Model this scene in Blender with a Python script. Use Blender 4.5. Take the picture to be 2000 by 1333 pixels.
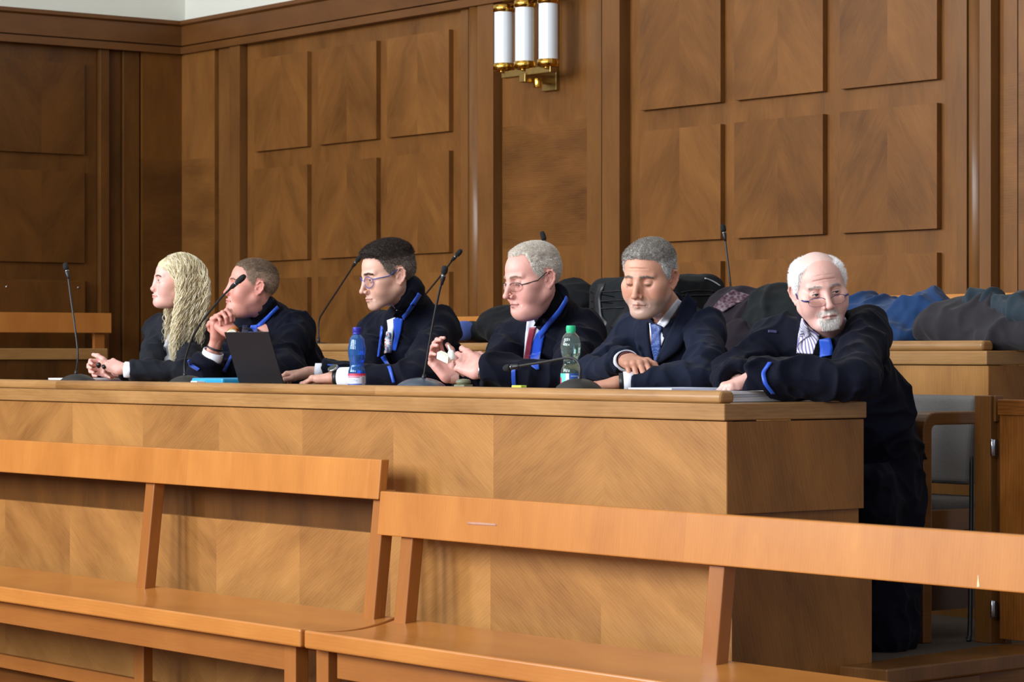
# Courtroom: lawyers and a client behind a long veneered desk, public benches in front.
import bpy, bmesh, math, random
import numpy as np
from mathutils import Vector, Matrix, Euler
from mathutils.bvhtree import BVHTree

S = bpy.context.scene
for o in list(bpy.data.objects):
    bpy.data.objects.remove(o)

# ---------------------------------------------------------------- camera
CAM = Vector((6.143, -5.463, 1.32)); FPX = 5480.0; TH = math.atan(4177.0 / 5480.0)
CR = Vector((math.sin(TH), math.cos(TH), 0)); CF = Vector((-math.cos(TH), math.sin(TH), 0))
HOR = 690.0
cd = bpy.data.cameras.new('camera'); cam = bpy.data.objects.new('camera', cd)
S.collection.objects.link(cam); S.camera = cam
cam.location = CAM
cam.rotation_euler = (math.pi / 2, 0, math.pi / 2 - TH)
cd.sensor_width = 36; cd.lens = FPX * 36 / 2000; cd.shift_y = (HOR - 666.5) / 2000
cd.clip_start = .1; cd.clip_end = 100
cd.dof.use_dof = True; cd.dof.focus_distance = 9.4; cd.dof.aperture_fstop = 11.0

# ---------------------------------------------------------------- light and exposure
W = bpy.data.worlds.new('world'); S.world = W; W.use_nodes = True
bg = W.node_tree.nodes['Background']; bg.inputs[0].default_value = (.96, .97, 1, 1); bg.inputs[1].default_value = .44
def area(name, loc, target, sx, sy, power, col):
    l = bpy.data.lights.new(name, 'AREA'); l.shape = 'RECTANGLE'; l.size = sx; l.size_y = sy
    l.energy = power; l.color = col
    o = bpy.data.objects.new(name, l); S.collection.objects.link(o); o.location = loc
    o.rotation_euler = (Vector(target) - Vector(loc)).to_track_quat('-Z', 'Y').to_euler()
    return o
# tall daylight windows of the opposite (south) side of the hall, high up; the last light is added fill
area('window_and_fill_light', (-9.5, -9.0, 4.6), (-4.0, 1.0, 1.2), 2.2, 4.2, 1120, (.90, .95, 1))
area('window_and_fill_light', (-5.0, -10.5, 4.6), (-3.0, 1.0, 1.2), 2.2, 4.2, 1000, (.90, .95, 1))
area('window_and_fill_light', (-0.5, -10.5, 4.6), (-2.0, 1.0, 1.2), 2.2, 4.2, 800, (.90, .95, 1))
area('window_and_fill_light', (4.5, -10.0, 4.6), (-1.0, 1.0, 1.0), 2.2, 4.2, 420, (.92, .96, 1))  # unseen fill added to lift the dark desk end, no known window
# pale hall ceiling lamp glow, high above the benches
area('ceiling_lamp_light', (-3.0, -1.5, 6.5), (-3.0, -.5, 0), 7, 4, 90, (1, .93, .84))
S.view_settings.view_transform = 'Standard'; S.view_settings.look = 'None'
S.view_settings.gamma = 1; S.view_settings.use_curve_mapping = False
S.view_settings.exposure = -.12

# ---------------------------------------------------------------- coordinate helpers
def ray(px, py):
    u = (px - 1000) / FPX; v = (HOR - py) / FPX
    return CF + CR * u + Vector((0, 0, v))
def atY(px, py, Y):
    d = ray(px, py); return CAM + d * ((Y - CAM.y) / d.y)
def atX(px, py, X):
    d = ray(px, py); return CAM + d * ((X - CAM.x) / d.x)
def atZ(px, py, Z):
    d = ray(px, py); return CAM + d * ((Z - CAM.z) / d.z)
def XY(px, Y): return atY(px, HOR, Y).x
def YX(px, X): return atX(px, HOR, X).y

# ---------------------------------------------------------------- materials
def nmat(name):
    m = bpy.data.materials.new(name); m.use_nodes = True
    return m, m.node_tree.nodes, m.node_tree.links, m.node_tree.nodes['Principled BSDF']
def setp(b, **k):
    for n, v in k.items():
        b.inputs[n.replace('_', ' ')].default_value = v
def lin(h):
    h = h.lstrip('#'); r = []
    for i in (0, 2, 4):
        c = int(h[i:i + 2], 16) / 255
        r.append(c / 12.92 if c <= .04045 else ((c + .055) / 1.055) ** 2.4)
    return (*r, 1)
def plain(name, col, rough=.5, metal=0, noise=0, nscale=40, coat=0, sheen=0, bump=0, spec=.5, stretch=None):
    m, N, L, b = nmat(name)
    if isinstance(col, str): col = lin(col)
    col = tuple(col[:3]) + (1,)
    setp(b, Base_Color=col, Roughness=rough, Metallic=metal)
    b.inputs['Specular IOR Level'].default_value = spec
    b.inputs['Coat Weight'].default_value = coat; b.inputs['Coat Roughness'].default_value = .15
    b.inputs['Sheen Weight'].default_value = sheen; b.inputs['Sheen Roughness'].default_value = .5
    tc = N.new('ShaderNodeTexCoord'); nz = N.new('ShaderNodeTexNoise'); nz.inputs['Scale'].default_value = nscale
    nz.inputs['Detail'].default_value = 4
    mp = N.new('ShaderNodeMapping'); L.new(tc.outputs['Object'], mp.inputs[0]); L.new(mp.outputs[0], nz.inputs['Vector'])
    if stretch: mp.inputs['Scale'].default_value = stretch
    if noise:
        mx = N.new('ShaderNodeMix'); mx.data_type = 'RGBA'
        mx.inputs[6].default_value = tuple(c * (1 - noise) for c in col[:3]) + (1,)
        mx.inputs[7].default_value = tuple(min(1, c * (1 + noise)) for c in col[:3]) + (1,)
        L.new(nz.outputs[0], mx.inputs[0]); L.new(mx.outputs[2], b.inputs['Base Color'])
    if bump:
        bp = N.new('ShaderNodeBump'); bp.inputs['Strength'].default_value = bump; bp.inputs['Distance'].default_value = .002
        L.new(nz.outputs[0], bp.inputs['Height']); L.new(bp.outputs[0], b.inputs['Normal'])
    return m
def wood(name, light, dark, rough=.4, coat=.3, contrast=1.0, fine=1.0):
    """veneer: grain runs along U (metres); attribute 'tone' shifts each leaf of veneer"""
    m, N, L, b = nmat(name)
    uv = N.new('ShaderNodeUVMap'); uv.uv_map = 'UVMap'
    def nz(sx, sy, det, dist=0, w=0, seed=0):
        mp = N.new('ShaderNodeMapping'); mp.inputs['Scale'].default_value = (sx, sy, 1); mp.inputs['Location'].default_value = (seed, seed * 1.7, seed)
        n = N.new('ShaderNodeTexNoise'); n.inputs['Scale'].default_value = 1; n.inputs['Detail'].default_value = det
        n.inputs['Distortion'].default_value = dist
        L.new(uv.outputs[0], mp.inputs[0]); L.new(mp.outputs[0], n.inputs['Vector']); return n.outputs[0]
    g1 = nz(14, 230, 3, .4, seed=3)                  # pores
    g2 = nz(4.5, 24, 5, 2.4, seed=7)                 # growth bands
    g3 = nz(2.2, 5.5, 3, .3, seed=11)               # broad flame
    mp = N.new('ShaderNodeMapping'); mp.inputs['Scale'].default_value = (1.3, 9, 1)
    wv = N.new('ShaderNodeTexWave'); wv.wave_type = 'RINGS'; wv.inputs['Scale'].default_value = 3.0; wv.inputs['Distortion'].default_value = 5; wv.inputs['Detail'].default_value = 3; wv.inputs['Detail Scale'].default_value = 1.2
    L.new(uv.outputs[0], mp.inputs[0]); L.new(mp.outputs[0], wv.inputs['Vector'])
    def mth(op, a, bb):
        n = N.new('ShaderNodeMath'); n.operation = op
        for i, v in enumerate((a, bb)):
            if isinstance(v, (int, float)): n.inputs[i].default_value = v
            else: L.new(v, n.inputs[i])
        return n.outputs[0]
    s = mth('ADD', mth('MULTIPLY', g1, .16 * fine), mth('MULTIPLY', g2, .26))
    s = mth('ADD', s, mth('MULTIPLY', g3, .80)); s = mth('ADD', s, mth('MULTIPLY', wv.outputs[0], .07))
    at = N.new('ShaderNodeAttribute'); at.attribute_name = 'tone'
    s = mth('MULTIPLY', mth('SUBTRACT', s, .635), 1.9 * contrast)
    s = mth('ADD', mth('ADD', s, .5), at.outputs['Fac'])
    rp = N.new('ShaderNodeMix'); rp.data_type = 'RGBA'; rp.clamp_factor = True
    rp.inputs[6].default_value = lin(dark); rp.inputs[7].default_value = lin(light)
    L.new(s, rp.inputs[0]); L.new(rp.outputs[2], b.inputs['Base Color'])
    setp(b, Roughness=rough); b.inputs['Specular IOR Level'].default_value = .25; b.inputs['Coat Weight'].default_value = coat * .45; b.inputs['Coat Roughness'].default_value = rough * .6
    bp = N.new('ShaderNodeBump'); bp.inputs['Strength'].default_value = .06; bp.inputs['Distance'].default_value = .001
    L.new(g1, bp.inputs['Height']); L.new(bp.outputs[0], b.inputs['Normal'])
    return m
M = {}
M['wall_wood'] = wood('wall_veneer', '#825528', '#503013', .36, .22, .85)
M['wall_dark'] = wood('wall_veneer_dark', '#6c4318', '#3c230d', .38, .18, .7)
M['trim_wood'] = wood('trim_oak', '#80552b', '#503116', .34, .35, .6)
M['cornice_wood'] = wood('cornice_oak', '#724720', '#442811', .36, .2, .6)
M['desk_veneer'] = wood('desk_veneer', '#ae7c43', '#774d25', .40, .15, .85)
M['desk_end'] = wood('desk_end_veneer', '#9c682f', '#633d18', .4, .15, .9)
M['desk_oak'] = wood('desk_solid_oak', '#ad8250', '#765129', .35, .3, .9)
M['bench_wood'] = wood('bench_beech', '#c2823f', '#9a5c28', .28, .28, .6, .6)
M['bench_red'] = wood('bench_red_beech', '#a66a33', '#7c481f', .3, .4, .5, .6)
M['chair_oak'] = wood('chair_oak', '#7d5226', '#4b2c10', .35, .3, .8)
M['gate_oak'] = wood('gate_oak', '#9a5f27', '#5a3010', .35, .3, 1.4)
M['floor_wood'] = wood('floor_parquet', '#8d5427', '#5c3114', .3, .3, .6)
M['plaster'] = plain('plaster', '#d3d3c8', .8, noise=.03, nscale=6)
M['carpet'] = plain('platform_carpet', '#4b4036', .95, noise=.4, nscale=300, bump=.3)
M['black'] = plain('black_plastic', '#15161a', .45)
M['mic_base'] = plain('microphone_base_plastic', '#23211f', .5, noise=.1)
M['mic_grey'] = plain('microphone_grey_base', '#3a4654', .35, coat=.3)
M['foam'] = plain('microphone_foam', '#0e0f12', .9, bump=.5, nscale=900)
M['chrome'] = plain('chrome', '#b8bcc4', .2, 1)
M['brass'] = plain('brass', '#d9a94a', .18, 1, noise=.12, nscale=20)
M['brass_dull'] = plain('brass_dull', '#a58a55', .4, 1, noise=.25, nscale=40)
M['opal'] = plain('opal_glass', '#dfe6ec', .12, coat=.5)
M['white'] = plain('white_cotton', '#dfe3ee', .75, noise=.04, nscale=60)
M['paper'] = plain('paper', '#e4e4ec', .8)
M['purple'] = plain('purple_folder', '#8d78d0', .6)
M['teal'] = plain('teal_plastic', '#1f93c4', .35)

# ---------------------------------------------------------------- mesh building
COL = S.collection
RND = random.Random(5)
class MB:
    def __init__(s):
        s.v = []; s.f = []; s.uv = []; s.tone = []; s.mi = []; s.mats = []; s.sm = []
    def face(s, pts, uvs=None, tone=0., mat=None, smooth=False):
        i = len(s.v); s.v += [tuple(p) for p in pts]; s.f.append(tuple(range(i, i + len(pts))))
        s.uv.append(uvs or [(0, 0)] * len(pts)); s.tone.append(tone); s.sm.append(smooth)
        if mat is None: s.mi.append(0)
        else:
            if mat not in s.mats: s.mats.append(mat)
            s.mi.append(s.mats.index(mat))
    def box(s, lo, hi, grain='x', tone=None, ang=0, mat=None, rot=None, piv=None, taper=None):
        """axis-aligned box; grain: world axis along which U runs; ang rotates the grain in the face plane"""
        if tone is None: tone = RND.uniform(-.08, .08)
        ox, oy = RND.uniform(-50, 50), RND.uniform(-50, 50)
        ga = 'xyz'.index(grain); X = [(lo[0], hi[0]), (lo[1], hi[1]), (lo[2], hi[2])]
        ca, sa = math.cos(ang), math.sin(ang)
        for ax in range(3):
            for side in (0, 1):
                o2 = [a for a in range(3) if a != ax]
                if ax == 1: o2 = o2[::-1]
                a, b = o2
                quad = [(0, 0), (1, 0), (1, 1), (0, 1)]
                if side == 0: quad = quad[::-1]
                pts = []; uvs = []
                for qa, qb in quad:
                    p = [0, 0, 0]; p[ax] = X[ax][side]; p[a] = X[a][qa]; p[b] = X[b][qb]
                    if ax == ga: u, v = p[a], p[b]
                    else:
                        u = p[ga]; v = p[[k for k in (a, b) if k != ga][0]]
                    u, v = u * ca - v * sa, u * sa + v * ca
                    uvs.append((u + ox, v + oy))
                    if taper:
                        p = taper(p)
                    q = Vector(p)
                    if rot is not None: q = rot @ (q - Vector(piv)) + Vector(piv)
                    pts.append(q)
                s.face(pts, uvs, tone, mat)
    def prism(s, prof, x0, x1, axis='x', tone=0., smooth=False, closed=True, mat=None):
        """extrude a profile given as (a,b) in the two other axes; U along the extrusion"""
        ox, oy = RND.uniform(-50, 50), RND.uniform(-50, 50)
        def P(t, ab):
            return (t, ab[0], ab[1]) if axis == 'x' else ((ab[0], t, ab[1]) if axis == 'y' else (ab[0], ab[1], t))
        n = len(prof); d = 0
        for i in range(n if closed else n - 1):
            a, b = prof[i], prof[(i + 1) % n]; l = math.hypot(b[0] - a[0], b[1] - a[1])
            s.face([P(x0, a), P(x1, a), P(x1, b), P(x0, b)], [(x0 + ox, d + oy), (x1 + ox, d + oy), (x1 + ox, d + l + oy), (x0 + ox, d + l + oy)], tone, mat, smooth)
            d += l
        if closed:
            s.face([P(x0, p) for p in prof][::-1], [(p[0] + ox, p[1] + oy) for p in prof][::-1], tone, mat)
            s.face([P(x1, p) for p in prof], [(p[0] + ox, p[1] + oy) for p in prof], tone, mat)
    def lathe(s, prof, c=(0, 0, 0), n=32, axis=None, mat=None, tone=0., smooth=True, cap=True):
        c = Vector(c); R = Matrix.Identity(3)
        if axis is not None: R = Vector((0, 0, 1)).rotation_difference(Vector(axis)).to_matrix()
        ring = []
        for r, z in prof:
            ring.append([c + R @ Vector((r * math.cos(2 * math.pi * k / n), r * math.sin(2 * math.pi * k / n), z)) for k in range(n)])
        for i in range(len(prof) - 1):
            for k in range(n):
                k2 = (k + 1) % n
                s.face([ring[i][k], ring[i][k2], ring[i + 1][k2], ring[i + 1][k]],
                       [(k / n, prof[i][1]), ((k + 1) / n, prof[i][1]), ((k + 1) / n, prof[i + 1][1]), (k / n, prof[i + 1][1])], tone, mat, smooth)
        if cap:
            if prof[0][0] > 1e-6: s.face(ring[0][::-1], None, tone, mat)
            if prof[-1][0] > 1e-6: s.face(ring[-1], None, tone, mat)
    def tube(s, pts, r, n=10, mat=None, cap=True, tone=0., flat=1.0, up=None):
        """swept tube along points; r a number or list"""
        pts = [Vector(p) for p in pts]; m = len(pts)
        rr = r if hasattr(r, '__len__') else [r] * m
        t = [(pts[min(i + 1, m - 1)] - pts[max(i - 1, 0)]).normalized() for i in range(m)]
        a = t[0].orthogonal().normalized() if up is None else (Vector(up) - t[0] * Vector(up).dot(t[0])).normalized()
        rings = []; d = 0; D = []
        for i in range(m):
            if i: d += (pts[i] - pts[i - 1]).length
            D.append(d)
            a = (a - t[i] * a.dot(t[i])).normalized(); b = t[i].cross(a)
            rings.append([pts[i] + (a * math.cos(2 * math.pi * k / n) + b * flat * math.sin(2 * math.pi * k / n)) * rr[i] for k in range(n)])
        for i in range(m - 1):
            for k in range(n):
                k2 = (k + 1) % n
                s.face([rings[i][k], rings[i][k2], rings[i + 1][k2], rings[i + 1][k]], [(D[i], k / n * .1), (D[i], (k + 1) / n * .1), (D[i + 1], (k + 1) / n * .1), (D[i + 1], k / n * .1)], tone, mat, True)
        if cap:
            s.face(rings[0][::-1], None, tone, mat, True); s.face(rings[-1], None, tone, mat, True)
    def build(s, name, mat=None, parent=None, bevel=0, weld=True, seg=2):
        me = bpy.data.meshes.new(name)
        me.from_pydata(s.v, [], s.f)
        uvl = me.uv_layers.new(name='UVMap'); fl = [c for f in s.uv for uv in f for c in uv]
        uvl.data.foreach_set('uv', fl)
        at = me.attributes.new('tone', 'FLOAT', 'FACE'); at.data.foreach_set('value', s.tone)
        me.polygons.foreach_set('use_smooth', s.sm)
        if s.mats:
            for m in s.mats: me.materials.append(m)
            me.polygons.foreach_set('material_index', s.mi)
        elif mat is not None: me.materials.append(mat)
        if weld:
            bm = bmesh.new(); bm.from_mesh(me); bmesh.ops.remove_doubles(bm, verts=bm.verts, dist=1e-5)
            bmesh.ops.recalc_face_normals(bm, faces=bm.faces); bm.to_mesh(me); bm.free()
        me.update()
        o = bpy.data.objects.new(name, me); COL.objects.link(o)
        if bevel:
            b = o.modifiers.new('bevel', 'BEVEL'); b.width = bevel; b.segments = seg; b.limit_method = 'ANGLE'; b.angle_limit = math.radians(40)
            b.harden_normals = False
        if parent is not None: setparent(o, parent)
        return o
def setparent(o, p):
    o.parent = p
    l = p.location
    o.matrix_parent_inverse = Matrix.Identity(4)
    if o.type == 'MESH' and not o.get('_local'):
        # geometry was written in world coordinates; express it relative to the root
        root = p; off = Vector()
        while root is not None: off += root.location; root = root.parent
        o.data.transform(Matrix.Translation(-off))
def thing(name, label, cat, loc=(0, 0, 0), group=None):
    o = bpy.data.objects.new(name, None); COL.objects.link(o); o.location = loc; o.empty_display_size = .1
    o['label'] = label; o['category'] = cat
    if group: o['group'] = group
    return o
def tag(o, label, cat, group=None):
    o['label'] = label; o['category'] = cat
    if group: o['group'] = group
    return o
def struct(o):
    o['kind'] = 'structure'; return o
def smoothstep(a, b, x):
    t = min(1, max(0, (x - a) / (b - a))); return t * t * (3 - 2 * t)
def bez(P, n=16):
    """Catmull-Rom through points"""
    P = [Vector(p) for p in P]; P = [2 * P[0] - P[1]] + P + [2 * P[-1] - P[-2]]; out = []
    for i in range(1, len(P) - 2):
        for k in range(n):
            t = k / n
            out.append(.5 * ((2 * P[i]) + (P[i + 1] - P[i - 1]) * t + (2 * P[i - 1] - 5 * P[i] + 4 * P[i + 1] - P[i + 2]) * t * t + (3 * P[i] - P[i - 1] - 3 * P[i + 1] + P[i + 2]) * t ** 3))
    out.append(P[-2]); return out
# ================================================================ ROOM
WY = 3.5            # back wall plane
LX = -8.97          # left wall plane
Z1 = .375           # first platform
Z2 = .53; Z3 = .70
m = MB(); m.box((-9.3, -8, -.1), (4, 3.8, 0), 'x', 0)
for i in range(0): pass
struct(m.build('floor', M['floor_wood']))
# platforms (steps of the tribune)
m = MB(); m.box((-8.9, .02, 0), (-.02, .43, Z1 - .03), 'x'); m.box((-8.9, .43, 0), (.12, 3.5, Z1 - .03), 'x')
struct(m.build('floor_platform', M['chair_oak']))
m = MB(); m.box((-8.9, .6, Z1 - .03), (.10, 3.5, Z1), 'x', mat=M['carpet'])
struct(m.build('floor_carpet', M['carpet']))
m = MB(); m.prism([(.005, .425), (.197, .47), (.115, 1.25), (.115, 3.4), (-.10, 3.4), (-.10, 1.2), (.005, .60)], Z1 - .045, Z1 + .005, 'z', .05)
m.prism([(.01, .45), (.165, .49), (.09, 1.25), (.09, 3.4), (-.05, 3.4), (.01, .60)], 0, Z1 - .046, 'z', .2)
struct(m.build('trim_1', M['chair_oak'], bevel=.006))
m = MB(); m.box((-8.9, 1.95, Z1), (-.9, 3.5, Z2), 'x'); m.box((-8.9, 2.75, Z2), (-.9, 3.5, Z3), 'x')
struct(m.build('floor_steps', M['wall_dark']))

CB = 3.168          # cornice underside
def chevron(m, a0, a1, z0, z1, y0, y1, plane='y', up=True, mat=None, tones=None):
    """book-matched raised panel: two mirrored veneer leaves"""
    mid = (a0 + a1) / 2; t = RND.uniform(-.10, .12)
    for h, (s0, s1) in enumerate(((a0, mid), (mid, a1))):
        g = 'z'
        ang = math.radians(34) * (1 if h else -1) * (1 if up else -1)
        if plane == 'y': m.box((s0, y0, z0), (s1, y1, z1), g, t + RND.uniform(-.07, .07), ang, mat)
        else: m.box((y0, s0, z0), (y1, s1, z1), g, t + RND.uniform(-.07, .07), -ang, mat)
rows = [(2.547 - .0, 3.068), (1.925, 2.447), (1.30, 1.825)]
def zpx(px, py, Y=WY): return atY(px, py, Y).z
rb = [zpx(1843, 155), zpx(1843, 447)]; rt = [None, zpx(1843, 202)]
pitch = rb[0] - rb[1]; ph = rt[1] - rb[1]
rows = [(rb[0], rb[0] + ph), (rb[1], rb[1] + ph), (rb[1] - pitch, rb[1] - pitch + ph)]
m = MB()
xr = XY(2400, WY)
m.box((LX - .1, WY, 0), (xr, WY + .12, CB + .15), 'z', -.05)
def fld(p0, p1, tone=0.): # recessed field frames: veneer stiles around the panels
    a, b = XY(p0, WY), XY(p1, WY); m.box((a, WY - .012, .7), (b, WY + .01, CB), 'z', tone)
fld(487, 908, .02); fld(1238, 1879, .02)
for (l, r) in ((508, 612), (633, 747), (768, 889)):
    for k, (z0, z1) in enumerate(rows): chevron(m, XY(l, WY), XY(r, WY), z0, z1, WY - .042, WY - .008)
for (l, r) in ((1262, 1420), (1447, 1620), (1653, 1843)):
    for k, (z0, z1) in enumerate(rows): chevron(m, XY(l, WY), XY(r, WY), z0, z1, WY - .042, WY - .008)
zs = [.7, 1.87, 2.515, CB]
def tiers(p0, p1, dep, tones, grains=('z', 'x', 'z')):
    a, b = XY(p0, WY), XY(p1, WY)
    for i in range(3): m.box((a, WY - dep, zs[i]), (b, WY + .01, zs[i + 1]), grains[i], tones[i])
tiers(365, 433, .05, (-.05, 0, .22)); tiers(984, 1154, .008, (.02, -.14, .03)); tiers(1956, 1990, .01, (.0, .1, .1)); tiers(1992, 2300, .01, (.0, -.12, .03))
struct(m.build('wall_back', M['wall_wood']))
def halfround(mm, a, b, y0, dep, n=10, tone=0.):
    c = (a + b) / 2; w = (b - a) / 2
    prof = [(c + w * math.cos(math.pi * k / n), y0 - dep * math.sin(math.pi * k / n)) for k in range(n + 1)]
    mm.prism(prof, .7, CB, 'z', tone, True)
idx = 2
def trim(pieces):
    global idx
    mm = MB()
    for k, p0, p1, dep in pieces:
        a, b = XY(p0, WY), XY(p1, WY)
        if k == 'b': mm.box((a, WY - dep, .7), (b, WY, CB), 'z')
        else: halfround(mm, a, b, WY - .01, dep)
    struct(mm.build('trim_%d' % idx, M['trim_wood'])); idx += 1
trim([('b', 440, 461, .045), ('b', 465, 485, .06)])
trim([('b', 910.5, 924.5, .035), ('r', 926, 952, .055), ('b', 950, 981, .06)])
trim([('b', 1163, 1191, .055), ('b', 1197, 1231, .07)])
trim([('b', 1879, 1899, .035), ('r', 1904, 1936, .06), ('b', 1932, 1954, .06)])
# left wall
m = MB()
m.box((LX - .12, -8, 0), (LX, WY + .1, CB + .15), 'z', -.1)
def YL(px): return YX(px, LX)
m.box((LX - .01, -8, .7), (LX + .012, YL(187), CB), 'z', -.08)
pw = YL(160) - YL(-10); gp = .085
for c in range(3):
    y1 = YL(160) - c * (pw + gp)
    for (z0, z1) in rows: chevron(m, y1 - pw, y1, z0, z1, LX + .01, LX + .034, 'x')
for i, (t, g) in enumerate(zip((.0, -.05, .15), 'zyz')):
    m.box((LX - .01, YL(271), zs[i]), (LX + .045, WY - .02, zs[i + 1]), g, t)
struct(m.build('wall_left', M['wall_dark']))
mm = MB()
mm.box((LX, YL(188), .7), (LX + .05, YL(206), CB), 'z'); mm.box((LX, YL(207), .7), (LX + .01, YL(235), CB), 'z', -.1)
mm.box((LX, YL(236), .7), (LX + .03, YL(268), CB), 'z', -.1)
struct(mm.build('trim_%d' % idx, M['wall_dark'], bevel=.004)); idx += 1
# cornice, mitred into the corner
def cprof(): return [(0, CB), (.080, CB), (.080, CB + .042), (.040, CB + .044), (.040, CB + .052), (.066, CB + .054), (.066, CB + .172), (.088, CB + .182), (.088, CB + .205), (0, CB + .205)]
mm = MB()
mm.prism([(WY - d, z) for d, z in cprof()], LX, xr, 'x', .05)
struct(mm.build('trim_%d' % idx, M['cornice_wood'])); idx += 1
mm = MB()
mm.prism([(LX + d, z) for d, z in cprof()], -8, WY, 'y', .0)
struct(mm.build('trim_%d' % idx, M['cornice_wood'])); idx += 1
mm = MB(); mm.box((LX - .1, WY - .0, CB + .15), (xr, WY + .12, 5.6)); struct(mm.build('wall_plaster_back', M['plaster']))
mm = MB(); mm.box((LX - .12, -8, CB + .15), (LX, WY, 5.6)); struct(mm.build('wall_plaster_left', M['plaster']))
# the low board with two screws on the left wall
mm = MB(); pa = atX(-6, 548, LX + .04); pb = atX(166, 690, LX + .04)
mm.box((LX + .012, pa.y, pb.z - .1), (LX + .045, pb.y, pa.z), 'z', -.05)
bo = tag(mm.build('wall_board', M['wall_dark'], bevel=.003), 'plain dark wooden board screwed low on the left wall behind the bench rail', 'board')
for px, py in ((13, 560), (153, 562)):
    c = atX(px, py, LX + .045); mm = MB(); mm.lathe([(0, -.002), (.006, -.002), (.006, .002), (0, .003)], c, 12, (1, 0, 0)); mm.build('screw', M['chrome'], bo)

# ================================================================ FURNITURE
# ---- front desk
DT = 1.172; DL = -6.4
def desk(name, label, X0, X1, Y0, ztop, zfloor, veneers, lipin=.03):
    dep = .575
    t = thing(name, label, 'desk', (X1, Y0, zfloor))
    m = MB(); m.box((X0, Y0 - .004, ztop - .05), (X1 + .004, Y0 + dep, ztop), 'x', .05)
    m.build('desk_top', M['desk_oak'], t, bevel=.004)
    # rounded lip on the front edge
    m = MB(); h = .037; w = .06; y = Y0 + .0
    prof = [(y, 0), (y, .018)] + [(y + .016 - .016 * math.cos(a), .018 + (h - .018) * math.sin(a)) for a in [math.pi / 2 * k / 5 for k in range(1, 6)]]
    prof += [(y + w - .016 + .016 * math.sin(a), .018 + (h - .018) * math.cos(a)) for a in [math.pi / 2 * k / 5 for k in range(0, 6)]] + [(y + w, 0)]
    x = X0
    while x < X1 - .02:
        x2 = min(X1 - .02, x + 2.3)
        if X1 - .02 - x2 < .4: x2 = X1 - .02
        m.prism([(a, ztop + b) for a, b in prof], x, x2, 'x', RND.uniform(-.1, .12), False); x = x2
    lp = m.build('raised_lip', M['desk_oak'], t, bevel=.012, seg=3)
    # body
    m = MB(); x = X1; k = 0; zb = ztop - .325; zl = ztop - .47; Wd = .567
    while x > X0 + .02:
        xl = max(X0, x - Wd); up = (k % 2 == 0)
        ang = math.radians(32) * (1 if up else -1)
        if zfloor > 0: ang = math.radians(90)
        m.box((xl, Y0 + .008, zb), (x, Y0 + .03, ztop - .053), 'x', (.12 if k % 2 == 0 else -.08) + RND.uniform(-.08, .08), ang)
        m.box((xl, Y0 - .004, zfloor - (0 if zfloor > .4 else zfloor)), (x, Y0 + .03, zl), 'x', (.06 if k % 2 == 0 else -.10) + RND.uniform(-.06, .06), -ang if k % 3 else ang)
        x = xl; k += 1
    m.build('front_panel', M['desk_veneer'], t)
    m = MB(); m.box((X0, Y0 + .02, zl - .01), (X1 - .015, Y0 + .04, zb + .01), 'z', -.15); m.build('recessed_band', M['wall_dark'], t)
    m = MB(); m.box((X1 - .03, Y0 + .0095, zb + .001), (X1 + .002, Y0 + dep - .012, ztop - .0535), 'z', 0, .25)
    m.box((X1 - .029, Y0 - .0025, zfloor + .001), (X1 + .035, Y0 + dep - .01, zl - .001), 'z', -.02, .25)
    m.box((X1 - .028, Y0 + .021, zl - .002), (X1 - .0115, Y0 + dep - .02, zb + .002), 'z', -.1)
    m.build('end_panel', M['desk_end'], t)
    m = MB(); m.box((X0, Y0 + .04, zfloor + .02), (X1 - .03, Y0 + .06, ztop - .05), 'x'); m.build('inner_panel', M['desk_end'], t)
    return t
desk('front_desk', 'long veneered desk with rounded oak lip that the six people sit behind', DL, 0, 0, DT, 0.0, 8)
X2 = XY(1927, 1.9); z2t = atY(1927, 689, 1.9).z
D2Z = z2t
desk('rear_desk', 'second long oak desk behind the people, coats and bags lying on it', XY(300, 1.9), X2, 1.9, 1.328, Z1, 8)
DT2 = 1.328; R2Y = 1.9

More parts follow.
